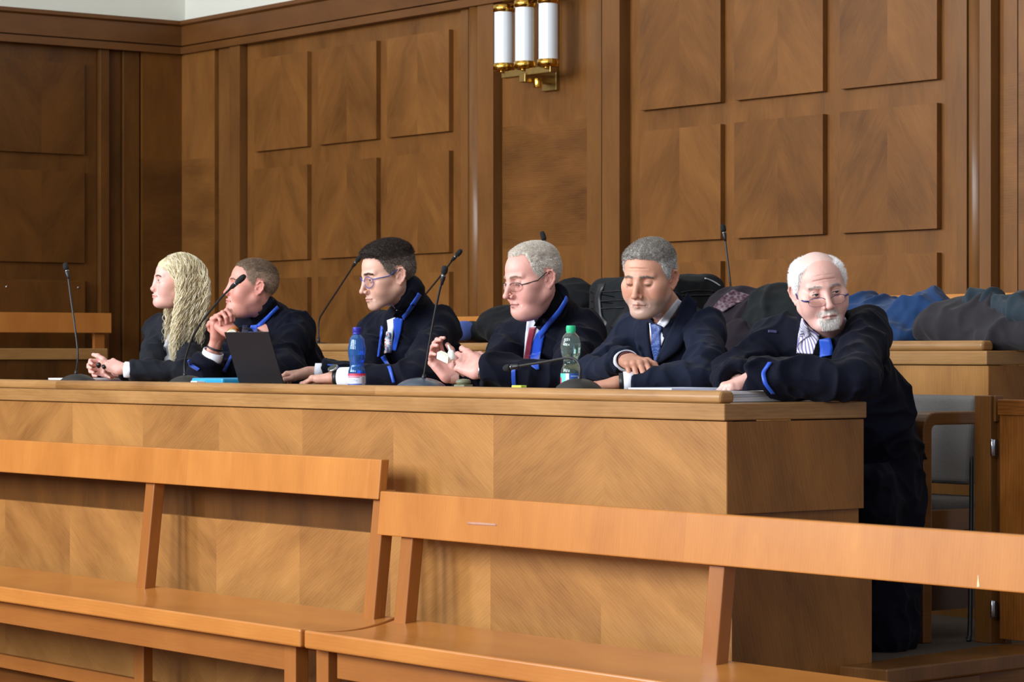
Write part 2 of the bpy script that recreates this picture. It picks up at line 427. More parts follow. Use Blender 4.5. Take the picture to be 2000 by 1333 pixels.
# ---- benches
def bench(name, label, X0, X1, Y, z0, seat_h, rail0, rail1, posts, legs=True, seat=True, mat='bench_wood', loc=None, seatdep=.46, endlegs=(), sx=None, curve=(0, 0)):
    rear = posts if seat_h > .3 and z0 == 0 else ()
    t = thing(name, label, 'bench', ((X0 + X1) / 2, Y - .3, z0), 'public benches' if z0 == 0 else 'tribune benches')
    zs_ = z0 + seat_h
    if seat:
        m = MB(); n = 10; th = .06; prof = []
        yf = Y - seatdep; yb = Y + .02
        for k in range(n + 1):
            f = k / n; prof.append((yf + (yb - yf) * f, zs_ - .018 * math.sin(math.pi * f ** .8) ** 1.0))
        S0, S1 = sx or (X0, X1)
        top = prof; bot = [(y, zs_ - th) for y, z in prof][::-1]; prof = top + bot
        m.prism(prof, S0, S1, 'x', .0); m.f = m.f[:-2]; m.uv = m.uv[:-2]; m.tone = m.tone[:-2]; m.sm = m.sm[:-2]; m.mi = m.mi[:-2]; m.v = m.v[:-2 * len(prof)]
        for xe in (S0, S1):     # end grain in strips, so the curved ends stay true
            for k in range(n): m.face([(xe, *top[k]), (xe, *top[k + 1]), (xe, top[k + 1][0], zs_ - th), (xe, top[k][0], zs_ - th)], [(top[k][0], 0), (top[k + 1][0], 0), (top[k + 1][0], .06), (top[k][0], .06)], 0.)
        m.v = [(p[0] - (.155 * ((p[1] - yf) / (yb - yf)) ** 2 if (curve[0] and abs(p[0] - S0) < 1e-6) or (curve[1] and abs(p[0] - S1) < 1e-6) else 0), p[1], p[2]) for p in m.v]
        m.build('seat', M[mat], t, bevel=.008, seg=3)
        m = MB(); m.box((S0 + .11, yf + .053, zs_ - th - .09), (S1 - .11, yf + .083, zs_ - th), 'x', -.05)
        m.box((X0 + .13, Y - .02, zs_ - th - .09), (X1 - .13, Y + .01, zs_ - th), 'x', -.2)
        m.build('apron', M['bench_red'], t, bevel=.003)
        m = MB(); m.box((X0 + .05, Y - .0405, z0 + .03), (X1 - .05, Y - .0105, z0 + .085), 'x', -.1); m.build('stretcher', M['bench_red'], t, bevel=.003)
    for px in posts:
        m = MB()
        m.box((px - .033, Y - .055, zs_ - .03), (px + .033, Y - .008, rail0 + .03), 'z', -.02, taper=lambda p: [p[0] + .012 * (p[2] - zs_), p[1] + .10 * (p[2] - zs_), p[2]])
        m.build('post', M['bench_red'], t, bevel=.004)
    lean = .10 * (rail0 - zs_); m = MB(); y0_, y1_ = Y - .045 + lean - .035, Y - .012 + lean - .035
    tp = lambda z: .10 * (z - rail0); xs = [X0]
    while xs[-1] < X1: xs.append(min(X1, xs[-1] + RND.uniform(.28, .55)))
    oy = RND.uniform(-20, 20)
    for i in range(len(xs) - 1):
        tn = RND.uniform(-.10, .14); a_, b_ = xs[i], xs[i + 1]
        for (ya, za), (yb2, zb2) in (((y0_, rail0), (y0_ + tp(rail1), rail1)), ((y0_ + tp(rail1), rail1), (y1_ + tp(rail1), rail1)), ((y1_ + tp(rail1), rail1), (y1_, rail0)), ((y1_, rail0), (y0_, rail0))):
            m.face([(a_, ya, za), (b_, ya, za), (b_, yb2, zb2), (a_, yb2, zb2)], [(za + ya + oy, a_), (za + ya + oy, b_), (zb2 + yb2 + oy, b_), (zb2 + yb2 + oy, a_)], tn)
    for xe in (X0, X1): m.face([(xe, y0_, rail0), (xe, y1_, rail0), (xe, y1_ + tp(rail1), rail1), (xe, y0_ + tp(rail1), rail1)], [(0, 0), (0, .03), (.14, .03), (.14, 0)], .0)
    m.build('back_rail', M[mat], t, bevel=.004)
    for lx in endlegs:
        m = MB(); m.box((lx - .035, Y - seatdep + .05, z0), (lx + .035, Y - seatdep + .10, zs_ - .06), 'z', 0); m.build('leg', M['bench_red'], t, bevel=.003)
    for lx in rear:
        m = MB(); m.box((lx - .036, Y - .062, z0), (lx + .036, Y - .022, zs_ - .062), 'z', 0); m.build('leg', M['bench_red'], t, bevel=.003)
    for lx in (() if z0 == 0 else posts):
        m = MB(); m.box((lx - .035, Y - .12, z0), (lx + .035, Y - .07, zs_ - .062), 'z', 0); m.build('leg', M['bench_red'], t, bevel=.003)
    return t
bench('public_bench', 'orange-brown wooden bench at lower left with the higher back rail', -5.0, -1.548, -.12, 0, .44, .832, .965, (XY(736, -.14), XY(290, -.14)), endlegs=(XY(566, -.53), -4.8), sx=(-5.0, -1.376), curve=(0, 1))
bench('public_bench', 'orange-brown wooden bench at lower right with a lower, scuffed back rail', -1.54, 2.4, -.12, 0, .44, .716, .861, (XY(797, -.14), XY(1402, -.14), XY(1402, -.14) + 1.53), endlegs=(XY(629, -.53), 2.2), sx=(-1.356, 2.4), curve=(1, 0))
sc = [o for o in bpy.data.objects if o.name.startswith('public_bench')][-1]
# back row bench (only rail shows) and left wing
b3y = 3.33; rz = atY(1990, 572, b3y).z
bench('tribune_bench', 'reddish wooden bench rail along the panelled wall behind the blue jacket and grey coat', XY(1240, b3y), 1.2, b3y, Z3, .44, rz - .14, rz, (-1.0, -2.2), mat='bench_wood')
rz2 = atY(900, 619, b3y).z
bench('tribune_bench', 'lower wooden bench rail along the wall between the balding and the dark-haired lawyers', XY(745, b3y), XY(1200, b3y), b3y, Z3, .44, rz2 - .12, rz2, (XY(800, b3y), XY(1100, b3y)), mat='bench_wood')
def ybench():
    LB = -8.62; y1 = YX(218, LB); z1 = atX(150, 611.5, LB).z; z0 = atX(150, 650.5, LB).z
    t = thing('side_bench', 'wooden bench rail running along the dark left wall behind the woman', 'bench', (LB, y1, Z3))
    m = MB(); m.box((LB - .03, -3, z0), (LB, y1, z1), 'z', -.05); m.build('back_rail', M['bench_wood'], t, bevel=.003)
    m = MB(); ya, yb = YX(190, LB), YX(209, LB); m.box((LB - .06, ya, Z3 + .4), (LB - .031, yb, z0 + .03), 'z'); m.build('post', M['bench_red'], t)
    m = MB(); m.box((LB - .10, -3, Z3 + .38), (LB + .42, y1 - .05, Z3 + .44), 'y'); m.build('seat', M['bench_wood'], t, bevel=.005)
    m = MB(); m.box((LB + .30, -3, Z3 - .2), (LB + .34, y1 - .1, Z3 + .38), 'y'); m.build('apron', M['bench_red'], t)
    WX = -7.7; y2 = YX(210, WX); za = atX(150, 681, WX).z; zb = atX(150, 703, WX).z
    t = thing('side_desk', 'wooden desk wing along the left wall in front of the side bench', 'desk', (WX, y2, Z2))
    m = MB(); m.box((WX - .4, -3, zb), (WX + .004, y2, za), 'y', -.15); m.build('desk_top', M['desk_oak'], t, bevel=.004)
    m = MB(); m.box((WX - .04, -3, 0), (WX - .012, y2 - .02, zb), 'z', -.3); m.box((WX - .4, y2 - .05, 0), (WX - .012, y2 - .02, zb), 'z', -.3)
    m.build('front_panel', M['wall_dark'], t)
ybench()
# ---- armchair at the desk end
def chair():
    Yf = 1.12; zf = Z1
    xa, xb = XY(1780, Yf), XY(1803, Yf)           # outer arm frame: front leg face
    X = xb; w = .56
    t = thing('armchair', 'oak armchair with grey upholstered back at the open end of the desk', 'chair', (X - .28, Yf + .25, zf))
    ztop = atY(1800, 806, Yf).z
    for s, xx in ((0, X - .07), (1, X - w)):
        # one bent arm loop: front leg, rounded corner, armrest
        prof = []; R = .06; th = .042; L = .50
        outer = [(Yf, zf)] + [(Yf + R - R * math.cos(a), ztop - R + R * math.sin(a)) for a in [math.pi / 2 * k / 6 for k in range(7)]] + [(Yf + L, ztop)]
        inner = [(Yf + L, ztop - th)] + [(Yf + th + .02 - .02 * math.sin(a), ztop - th - .02 + .02 * math.cos(a)) for a in [math.pi / 2 * k / 4 for k in range(5)]] + [(Yf + th, zf)]
        m = MB(); m.prism(outer + inner, xx, xx + .07, 'x', .1); m.build('arm_frame', M['chair_oak'], t, bevel=.005)
        m = MB(); m.box((xx + .005, Yf + L - .10, zf), (xx + .045, Yf + L - .055, ztop - th), 'z'); m.build('rear_leg', M['chair_oak'], t, bevel=.003)
        m = MB(); m.box((xx + .01, Yf + th, zf + .36), (xx + .04, Yf + L - .10, zf + .43), 'y', -.1); m.build('side_rail', M['chair_oak'], t, bevel=.003)
        m = MB(); m.box((xx + .018, Yf + th, zf + .10), (xx + .032, Yf + L - .10, zf + .365), 'z', -.5); m.build('side_panel', M['wall_dark'], t)
    m = MB(); m.box((X - w + .075, Yf + .02, zf + .40), (X - .075, Yf + .46, zf + .46), 'x'); m.build('seat_cushion', plain('chair_fabric', '#57524e', .95, noise=.35, nscale=260, bump=.4), t, bevel=.02, seg=4)
    fm = plain('chair_back_fabric', '#6f6c69', .95, noise=.3, nscale=240, bump=.4)
    m = MB(); zt = atY(1850, 773, Yf + .36).z
    m.box((X - w + .04, Yf + .36, zf + .50), (X - .15, Yf + .43, zt), 'z', taper=lambda p: [p[0], p[1] + .12 * (p[2] - zf - .5), p[2]]); m.build('backrest', fm, t, bevel=.02, seg=4)
    for xx in (X - .135, X - w + .05):
        m = MB(); m.box((xx, Yf + .43, zf + .36), (xx + .05, Yf + .47, zt - .05), 'z', -.1, taper=lambda p: [p[0], p[1] + .12 * (p[2] - zf - .36), p[2]]); m.build('back_post', M['chair_oak'], t, bevel=.003)
    m = MB(); m.box((X - w + .05, Yf + .44, zf + .50), (X - .03, Yf + .46, zf + .60), 'x', -.2); m.build('cross_rail', M['chair_oak'], t, bevel=.003)
chair()
# ---- gate at the end of the row
def gate():
    Yg = 1.30
    x0, x1 = XY(1903, Yg), XY(1935, Yg)
    zt = atY(1915, 773, Yg).z; zb = Z1
    t = thing('row_gate', 'low oak gate with chrome hinges beside the armchair at the right edge', 'gate', (x1, Yg, zb))
    m = MB(); m.box((x0, Yg, zb), (x1, Yg + .05, zt), 'z', .1); m.box((x1, Yg + .01, zt - .085), (x1 + .012, Yg + .05, zt), 'z', .1); m.build('post', M['chair_oak'], t, bevel=.003)
    m = MB(); m.box((x1, Yg + .03, zb), (x1 + .035, Yg + .06, zt - .02), 'z', -.45); m.build('jamb', M['chair_oak'], t)
    xg = XY(1952, Yg); zg = atY(1960, 781, Yg).z
    m = MB(); m.box((xg, Yg - .01, zg - .05), (xg + .30, Yg + .03, zg), 'x', .0); m.box((xg + .004, Yg - .004, zb + .02), (xg + .30, Yg + .025, zg - .05), 'z', .1)
    lf = m.build('leaf', M['gate_oak'], t, bevel=.002)
    for py in (875, 1190):
        c = atY(1936, py, Yg - .012); m = MB(); m.lathe([(.0045, -.028), (.006, -.026), (.006, .026), (.0045, .028)], (c.x + .004, c.y, c.z), 14)
        m.box((c.x - .002, c.y + .002, c.z - .026), (c.x + .022, c.y + .009, c.z + .026)); m.build('hinge', M['chrome'], lf)
    m = MB(); m.tube(bez([(x0 - .03, Yg + .02, .98), (x0 - .028, Yg + .015, .7), (x0 - .02, Yg, zb + .03), (x0 - .01, Yg - .02, zb + .012)], 10), .008, 8)
    tag(m.build('cable', M['black']), 'black cable running down beside the gate post', 'cable')
gate()
# ---- wall sconce
def sconce():
    Ys = WY - .17
    t = thing('wall_sconce', 'brass wall sconce with three opal glass tubes high on the panelling', 'wall lamp', (XY(1028, WY), WY, zpx(1028, 150)))
    for cx, yb, yt in ((984, 139, 10), (1025, 135, 1), (1071, 131, -7)):
        c = atY(cx, yb, Ys); top = atY(cx, yt, Ys); x = c.x; zb_, zt_ = c.z, top.z; r = .050
        m = MB(); m.lathe([(r, zb_ + .03), (r, zt_ - .03)], (x, Ys, 0), 40, cap=False); m.build('glass_tube', M['opal'], t)
        for z in (zb_, zt_ - .04):
            m = MB(); m.lathe([(0, z), (r * .9, z), (r * 1.13, z + .004), (r * 1.13, z + .036), (r * 1.0, z + .040), (0, z + .04)], (x, Ys, 0), 40); m.build('brass_cap', M['brass'], t)
        m = MB(); m.lathe([(0, zb_ - .014), (.009, -.012 + zb_), (.009, zb_)], (x + .02, Ys - .03, 0), 12); m.build('finial', M['brass'], t)
    a = atY(985, 150, Ys); b = atY(1076, 140, Ys); z = a.z - .01
    m = MB(); m.box((a.x, Ys - .02, z), (b.x + .02, Ys + .02, z + .035), 'x', mat=M['brass_dull']); xm = (a.x + b.x) / 2
    for zz in (z - .035, atY(1025, -8, Ys).z):
        m.box((xm - .025, Ys - .035, zz), (xm + .025, WY + .0, zz + .045), 'y', mat=M['brass_dull'])
    m.box((xm - .06, WY - .03, z - .07), (xm + .06, WY - .008, atY(1025, -8, Ys).z), 'z', mat=M['brass_dull'])
    zt = atY(1025, 0, Ys).z + .01
    m.box((a.x, Ys - .02, zt), (b.x + .02, Ys + .02, zt + .035), 'x', mat=M['brass_dull'])
    m.lathe([(0, 0), (.022, .0), (.022, .05), (0, .05)], (xm + .05, Ys + .03, z - .065), 20, mat=M['brass'])
    m.build('bracket', None, t, bevel=.003)
sconce()
# ================================================================ SOLID FIGURES (implicit surfaces meshed once)
import openvdb
class Frame:
    def __init__(s, R=None, t=(0, 0, 0), k=1.0):
        s.R = np.array(R if R is not None else np.eye(3), float); s.t = np.array(t, float); s.k = k
    def w(s, p): return s.R @ (np.array(p, float) * s.k) + s.t
    def loc(s, X):  # N x 3 world -> local
        return (X - s.t) @ s.R / s.k
def Rz(a): a = math.radians(a); return np.array([[math.cos(a), -math.sin(a), 0], [math.sin(a), math.cos(a), 0], [0, 0, 1]])
def Rx(a): a = math.radians(a); return np.array([[1, 0, 0], [0, math.cos(a), -math.sin(a)], [0, math.sin(a), math.cos(a)]])
def Ry(a): a = math.radians(a); return np.array([[math.cos(a), 0, math.sin(a)], [0, 1, 0], [-math.sin(a), 0, math.cos(a)]])
I3 = Frame()
class Field:
    def __init__(s, lo, hi, h):
        s.lo = np.array(lo, float); s.h = h
        s.n = np.ceil((np.array(hi) - s.lo) / h).astype(int) + 1
        s.a = np.full(s.n, .06, np.float32)
    def box(s, c, r):
        i0 = np.maximum(0, np.floor((c - r - s.lo) / s.h).astype(int)); i1 = np.minimum(s.n, np.ceil((c + r - s.lo) / s.h).astype(int) + 1)
        return i0, i1
    def grid(s, i0, i1):
        return [(s.lo[k] + np.arange(i0[k], i1[k]) * s.h).astype(np.float32) for k in range(3)]
    def locals(s, fr, i0, i1):
        g = s.grid(i0, i1); g = [g[k] - fr.t[k] for k in range(3)]; R = fr.R / fr.k
        return [(g[0] * R[0, j])[:, None, None] + (g[1] * R[1, j])[None, :, None] + (g[2] * R[2, j])[None, None, :] for j in range(3)]
    def comb(s, i0, i1, d, k, op):
        sl = tuple(slice(i0[j], i1[j]) for j in range(3)); a = s.a[sl]
        if op == 'add':
            h = np.maximum(k - np.abs(a - d), 0) / k if k else 0
            s.a[sl] = np.minimum(a, d) - h * h * k / 4
        elif op == 'sub':
            d = -d; h = np.maximum(k - np.abs(a - d), 0) / k if k else 0
            s.a[sl] = np.maximum(a, d) + h * h * k / 4
        elif op == 'dent':      # push surface in (k = depth) within the shape
            s.a[sl] = a + k * np.clip(-d / .01, 0, 1)
    def ell(s, c, r, k=.01, fr=I3, op='add', rot=None):
        r = np.array(r, float); R = fr.R if rot is None else fr.R @ rot
        f2 = Frame(R, fr.w(c), fr.k); cw = f2.t; rad = max(r) * fr.k + k + 4 * s.h
        i0, i1 = s.box(cw, rad)
        if (i1 <= i0).any(): return
        X, Y, Z = s.locals(f2, i0, i1)
        k0 = np.sqrt((X / r[0]) ** 2 + (Y / r[1]) ** 2 + (Z / r[2]) ** 2) + 1e-6
        k1 = np.sqrt((X / r[0] ** 2) ** 2 + (Y / r[1] ** 2) ** 2 + (Z / r[2] ** 2) ** 2) + 1e-6
        s.comb(i0, i1, (k0 * (k0 - 1) / k1 * fr.k).astype(np.float32), k, op)
    def cap(s, a, b, ra, rb=None, k=.01, fr=I3, op='add', flat=None):
        """tapered capsule a->b; flat=(dir, f): squash along dir"""
        rb = ra if rb is None else rb
        a = fr.w(a); b = fr.w(b); ra *= fr.k; rb *= fr.k
        c = (a + b) / 2; rad = np.linalg.norm(b - a) / 2 + max(ra, rb) * (1 if flat is None else max(1, 1 / flat[1])) + k + 4 * s.h
        i0, i1 = s.box(c, rad)
        if (i1 <= i0).any(): return
        g = s.grid(i0, i1); X = [g[0][:, None, None] - a[0], g[1][None, :, None] - a[1], g[2][None, None, :] - a[2]]
        ab = b - a; L = ab @ ab + 1e-12
        t = np.clip((X[0] * ab[0] + X[1] * ab[1] + X[2] * ab[2]) / L, 0, 1)
        D = [X[j] - t * ab[j] for j in range(3)]
        if flat is not None:
            u = fr.R @ np.array(flat[0], float); u = u / np.linalg.norm(u); dd = D[0] * u[0] + D[1] * u[1] + D[2] * u[2]
            q = D[0] ** 2 + D[1] ** 2 + D[2] ** 2 + dd * dd * (1 / flat[1] ** 2 - 1)
        else: q = D[0] ** 2 + D[1] ** 2 + D[2] ** 2
        d = np.sqrt(q) - (ra + (rb - ra) * t)
        s.comb(i0, i1, d.astype(np.float32), k, op)
    def chain(s, P, R, k=.01, fr=I3, op='add', flat=None):
        for i in range(len(P) - 1): s.cap(P[i], P[i + 1], R[i], R[i + 1], k, fr, op, flat)
    def mesh(s, iso=0.):
        g = openvdb.FloatGrid(.06); g.copyFromArray(s.a)
        p, q = g.convertToQuads(iso); p = np.array(p) * s.h + s.lo
        return p, np.array(q)
_rs = np.random.RandomState(4); _T = _rs.rand(32, 32, 32).astype(np.float32)
def vnoise(P, f=(1, 1, 1), seed=0):
    """smooth value noise, 0..1, on N x 3 points"""
    Q = P * np.array(f) + seed * 7.31; i = np.floor(Q).astype(int); t = Q - i; t = t * t * (3 - 2 * t); r = 0
    for dx in (0, 1):
        for dy in (0, 1):
            for dz in (0, 1):
                w = (t[:, 0] if dx else 1 - t[:, 0]) * (t[:, 1] if dy else 1 - t[:, 1]) * (t[:, 2] if dz else 1 - t[:, 2])
                r = r + w * _T[(i[:, 0] + dx) % 32, (i[:, 1] + dy) % 32, (i[:, 2] + dz) % 32]
    return r
def fbm(P, f, seed=0, n=3):
    r = 0; a = 1; s = 0
    for k in range(n):
        r = r + a * vnoise(P, np.array(f) * 2 ** k, seed + k * 3); s += a; a *= .5
    return r / s
def normals(p, q):
    n = np.cross(p[q[:, 2]] - p[q[:, 0]], p[q[:, 3]] - p[q[:, 1]]); N = np.zeros_like(p)
    for k in range(4): np.add.at(N, q[:, k], n)
    return N / (np.linalg.norm(N, axis=1)[:, None] + 1e-12)
def largest(p, q, minfrac=.05):
    """drop stray specks: keep connected pieces above a share of all vertices"""
    lab = np.arange(len(p))
    for _ in range(400):
        m = lab[q].min(1); new = lab.copy()
        for k in range(4): np.minimum.at(new, q[:, k], m)
        new = new[new]
        if (new == lab).all(): break
        lab = new
    u, c = np.unique(lab, return_counts=True); good = set(u[c > minfrac * len(p)])
    keep = np.isin(lab, list(good)); idx = -np.ones(len(p), int); idx[keep] = np.arange(keep.sum())
    return p[keep], idx[q[keep[q].all(1)]]
def meshobj(name, p, q, mat, parent=None, col=None, smooth=True, uv=None):
    me = bpy.data.meshes.new(name); n = len(p); f = len(q); w = q.shape[1]
    me.vertices.add(n); me.vertices.foreach_set('co', np.ascontiguousarray(p, dtype=np.float32).ravel())
    me.loops.add(f * w); me.loops.foreach_set('vertex_index', np.ascontiguousarray(q, dtype=np.int32).ravel())
    me.polygons.add(f); me.polygons.foreach_set('loop_start', np.arange(0, f * w, w, dtype=np.int32))
    me.polygons.foreach_set('loop_total', np.full(f, w, dtype=np.int32))
    me.polygons.foreach_set('use_smooth', np.full(f, smooth))
    me.update(calc_edges=True); me.validate()
    if col is not None:
        a = me.attributes.new('col', 'FLOAT_COLOR', 'POINT')
        a.data.foreach_set('color', np.concatenate([col, np.ones((n, 1))], 1).astype(np.float32).ravel())
    if mat is not None:
        for m_ in (mat if isinstance(mat, (list, tuple)) else [mat]): me.materials.append(m_)
    o = bpy.data.objects.new(name, me); COL.objects.link(o)
    if parent is not None: setparent(o, parent)
    return o
def bvh(p, q): return BVHTree.FromPolygons([tuple(x) for x in p], [tuple(int(i) for i in f) for f in q])
def L3(h): return np.array(lin(h)[:3])

def attrmat(name, rough=.5, sss=0, noise=.08, nscale=120, sheen=0, bump=0, spec=.5, bscale=None):
    m, N, L, b = nmat(name)
    at = N.new('ShaderNodeAttribute'); at.attribute_name = 'col'
    tc = N.new('ShaderNodeTexCoord'); nz = N.new('ShaderNodeTexNoise'); nz.inputs['Scale'].default_value = nscale; nz.inputs['Detail'].default_value = 3
    L.new(tc.outputs['Object'], nz.inputs['Vector'])
    mr = N.new('ShaderNodeMapRange'); mr.inputs['To Min'].default_value = 1 - noise; mr.inputs['To Max'].default_value = 1 + noise
    L.new(nz.outputs[0], mr.inputs['Value'])
    mx = N.new('ShaderNodeVectorMath'); mx.operation = 'SCALE'; L.new(at.outputs['Color'], mx.inputs[0]); L.new(mr.outputs[0], mx.inputs['Scale'])
    L.new(mx.outputs[0], b.inputs['Base Color']); setp(b, Roughness=rough)
    b.inputs['Specular IOR Level'].default_value = spec
    if sss:
        b.inputs['Subsurface Weight'].default_value = sss; b.inputs['Subsurface Radius'].default_value = (1, .35, .2); b.inputs['Subsurface Scale'].default_value = .008
    b.inputs['Sheen Weight'].default_value = sheen
    if bump:
        n2 = N.new('ShaderNodeTexNoise'); n2.inputs['Scale'].default_value = bscale or nscale * 3; L.new(tc.outputs['Object'], n2.inputs['Vector'])
        bp = N.new('ShaderNodeBump'); bp.inputs['Strength'].default_value = bump; bp.inputs['Distance'].default_value = .001
        L.new(n2.outputs[0], bp.inputs['Height']); L.new(bp.outputs[0], b.inputs['Normal'])
    return m
M['skin'] = attrmat('skin', .46, .12, .09, 70, bump=.5, spec=.45, bscale=420)
M['hair'] = attrmat('hair', .55, 0, .18, 260, spec=.35)
M['cloth'] = attrmat('wool_cloth', .85, 0, .08, 700, sheen=.15, spec=.2, bump=.3, bscale=1500)
M['eye'] = plain('eyeball', '#cfcac6', .25)
M['iris'] = plain('iris', '#3b4650', .2)
M['lash'] = plain('lashes', '#2a211d', .8)
M['lens'] = None

# ---------------------------------------------------------------- head
def head_field(fr, P):
    """fr: frame of the head (face towards -Y, centre between the eyes' level and the ears)"""
    lo = fr.t - .20 * fr.k; hi = fr.t + .20 * fr.k; h = P.get('h', .0014)
    F = Field(lo, hi, h); E = F.ell; C = F.cap; g = lambda k, d: P.get(k, d)
    jw = g('jaw', 1.0); ck = g('cheek', 1.0); fat = g('fat', 0.0)
    E((0, .014, .032), (.0745, .094, .083), .01, fr)
    E((0, -.030, .034), (.060, .060, .062), .03, fr)
    F.cran = F.a.copy()
    E((0, -.020, -.035), (.060 + fat * .4, .064, .076), .03, fr)
    for s in (-1, 1):
        C((s * .053 * jw, .004, -.050), (s * .021 * jw, -.072, -.096), .019 + fat, .017 + fat, .028, fr)
        E((s * .041 * ck, -.056, -.040), (.027 + fat, .029 + fat, .034), .024, fr)
        E((s * .051 * ck, -.046, -.014), (.019, .030, .017), .024, fr)
    E((0, -.081, -.098), (.021 * g('chinw', 1), .017, .017), .02, fr)
    if fat: E((0, -.035, -.100), (.040, .045, .022), .03, fr)
    if g('dbl', 0): E((0, -.040, -.112), (.042, .040, .022), .03, fr)
    for s in (-1, 1):
        C((s * .009, -.090, .019), (s * .044, -.071, .020), .0085 * g('brow', 1), .007, .014, fr)
        E((s * .032, -.093, -.001), (.0185, .014, .0125), .012, fr, 'sub')
        E((s * .018, -.093, .000), (.008, .008, .010), .010, fr, 'sub')
    nl = g('nose', 1.0); ny = -.113 - (nl - 1) * .06
    C((0, -.087, .014), (0, ny + .001, -.034), .0075, .0080 * g('nosew', 1), .011, fr)
    E((0, ny - .001, -.039), (.0105 * g('nosew', 1), .0100, .0090), .006, fr)
    for s in (-1, 1):
        E((s * .0125 * g('nosew', 1), -.100, -.0435), (.0075, .0115, .0078), .006, fr)
        E((s * .0062, -.1085, -.0505), (.0032, .0055, .0035), .002, fr, 'sub')
    E((0, -.084, -.012), (.0165, .0170, .030), .010, fr)
    # muzzle and lips
    E((0, -.077, -.070), (.030, .022, .024), .016, fr)
    mw = .023 * g('mouth', 1.0); lz = g('lip', 1.0); mc = g('corner', 0.)
    for s in (-1, 1):
        C((s * mw, -.0865, -.0695 + mc), (0, -.1005, -.0668), .0028 * lz, .0046 * lz, .004, fr)
        C((s * mw * .85, -.0880, -.0735 + mc), (0, -.0990, -.0770), .0030 * lz, .0054 * lz, .004, fr)
        C((s * (mw + .001), -.0900, -.0712 + mc), (0, -.1055, -.0716), .0016, .0019, .0022, fr, 'sub')
        C((s * .019, -.0985, -.045), (s * .0315, -.0880, -.073), .0032, .0020, .009, fr, 'sub')
    E((0, -.1045, -.0875), (.016, .0065, .0050), .008, fr, 'sub')
    # eyelids
    op = g('open', .6)
    for s in (-1, 1):
        e = (s * .0315, -.0765, -.001)
        E(e, (.0150, .0134, .0134), .004, fr)
        if op > .02:
            E((e[0], e[1] - .0125, e[2] - .0010 - (.0045 if op < .3 else 0)), (.0118, .0095, .0062 * op + .0006), .0012, fr, 'sub')
            E((e[0], e[1], e[2]), (.0117, .0117, .0117), .0008, fr, 'sub')
        else:
            C((s * .0205, -.0900, -.0050), (s * .0420, -.0855, -.0050), .0011, .0011, .0015, fr, 'sub')
        # crease over the lid and bag under it
        C((s * .021, -.0905, .0072), (s * .043, -.0850, .0068), .0009, .0009, .003, fr, 'sub')
        C((s * .022, -.0915, -.0150), (s * .040, -.0840, -.0145), .0012 * g('bags', 1), .0012 * g('bags', 1), .004, fr, 'sub')
    # forehead wrinkles
    for zz in g('wrinkles', ()):
        C((-.035, -.084, zz), (0, -.0925, zz + .003), .0012, .0012, .004, fr, 'sub'); C((.035, -.084, zz), (0, -.0925, zz + .003), .0012, .0012, .004, fr, 'sub')
    # ears
    es = g('ear', 1.0)
    for s in (-1, 1):
        R = Rz(-s * 24) @ Rx(-8); f2 = Frame(fr.R @ R, fr.w((s * .0745, .018, -.006)), fr.k * es)
        F.ell((0, .0, -.001), (.0045, .0165, .029), .006, f2)
        rim = [(s * .004, -.012, .014), (s * .006, -.004, .0275), (s * .0065, .008, .0275), (s * .006, .0165, .015), (s * .004, .0155, -.003), (s * .002, .008, -.018), (s * .002, -.003, -.029), (s * .001, -.011, -.026)]
        F.chain(rim, [.0035, .0036, .0038, .0038, .0034, .0042, .0062, .005], .003, f2)
        F.ell((s * .0075, -.002, -.003), (.0060, .0078, .0115), .002, f2, 'sub')
        F.cap((s * .0075, -.002, .012), (s * .0075, .008, .014), .0028, .0028, .002, f2, 'sub')
        F.ell((s * .003, -.0125, -.006), (.004, .004, .006), .003, f2)
    return F
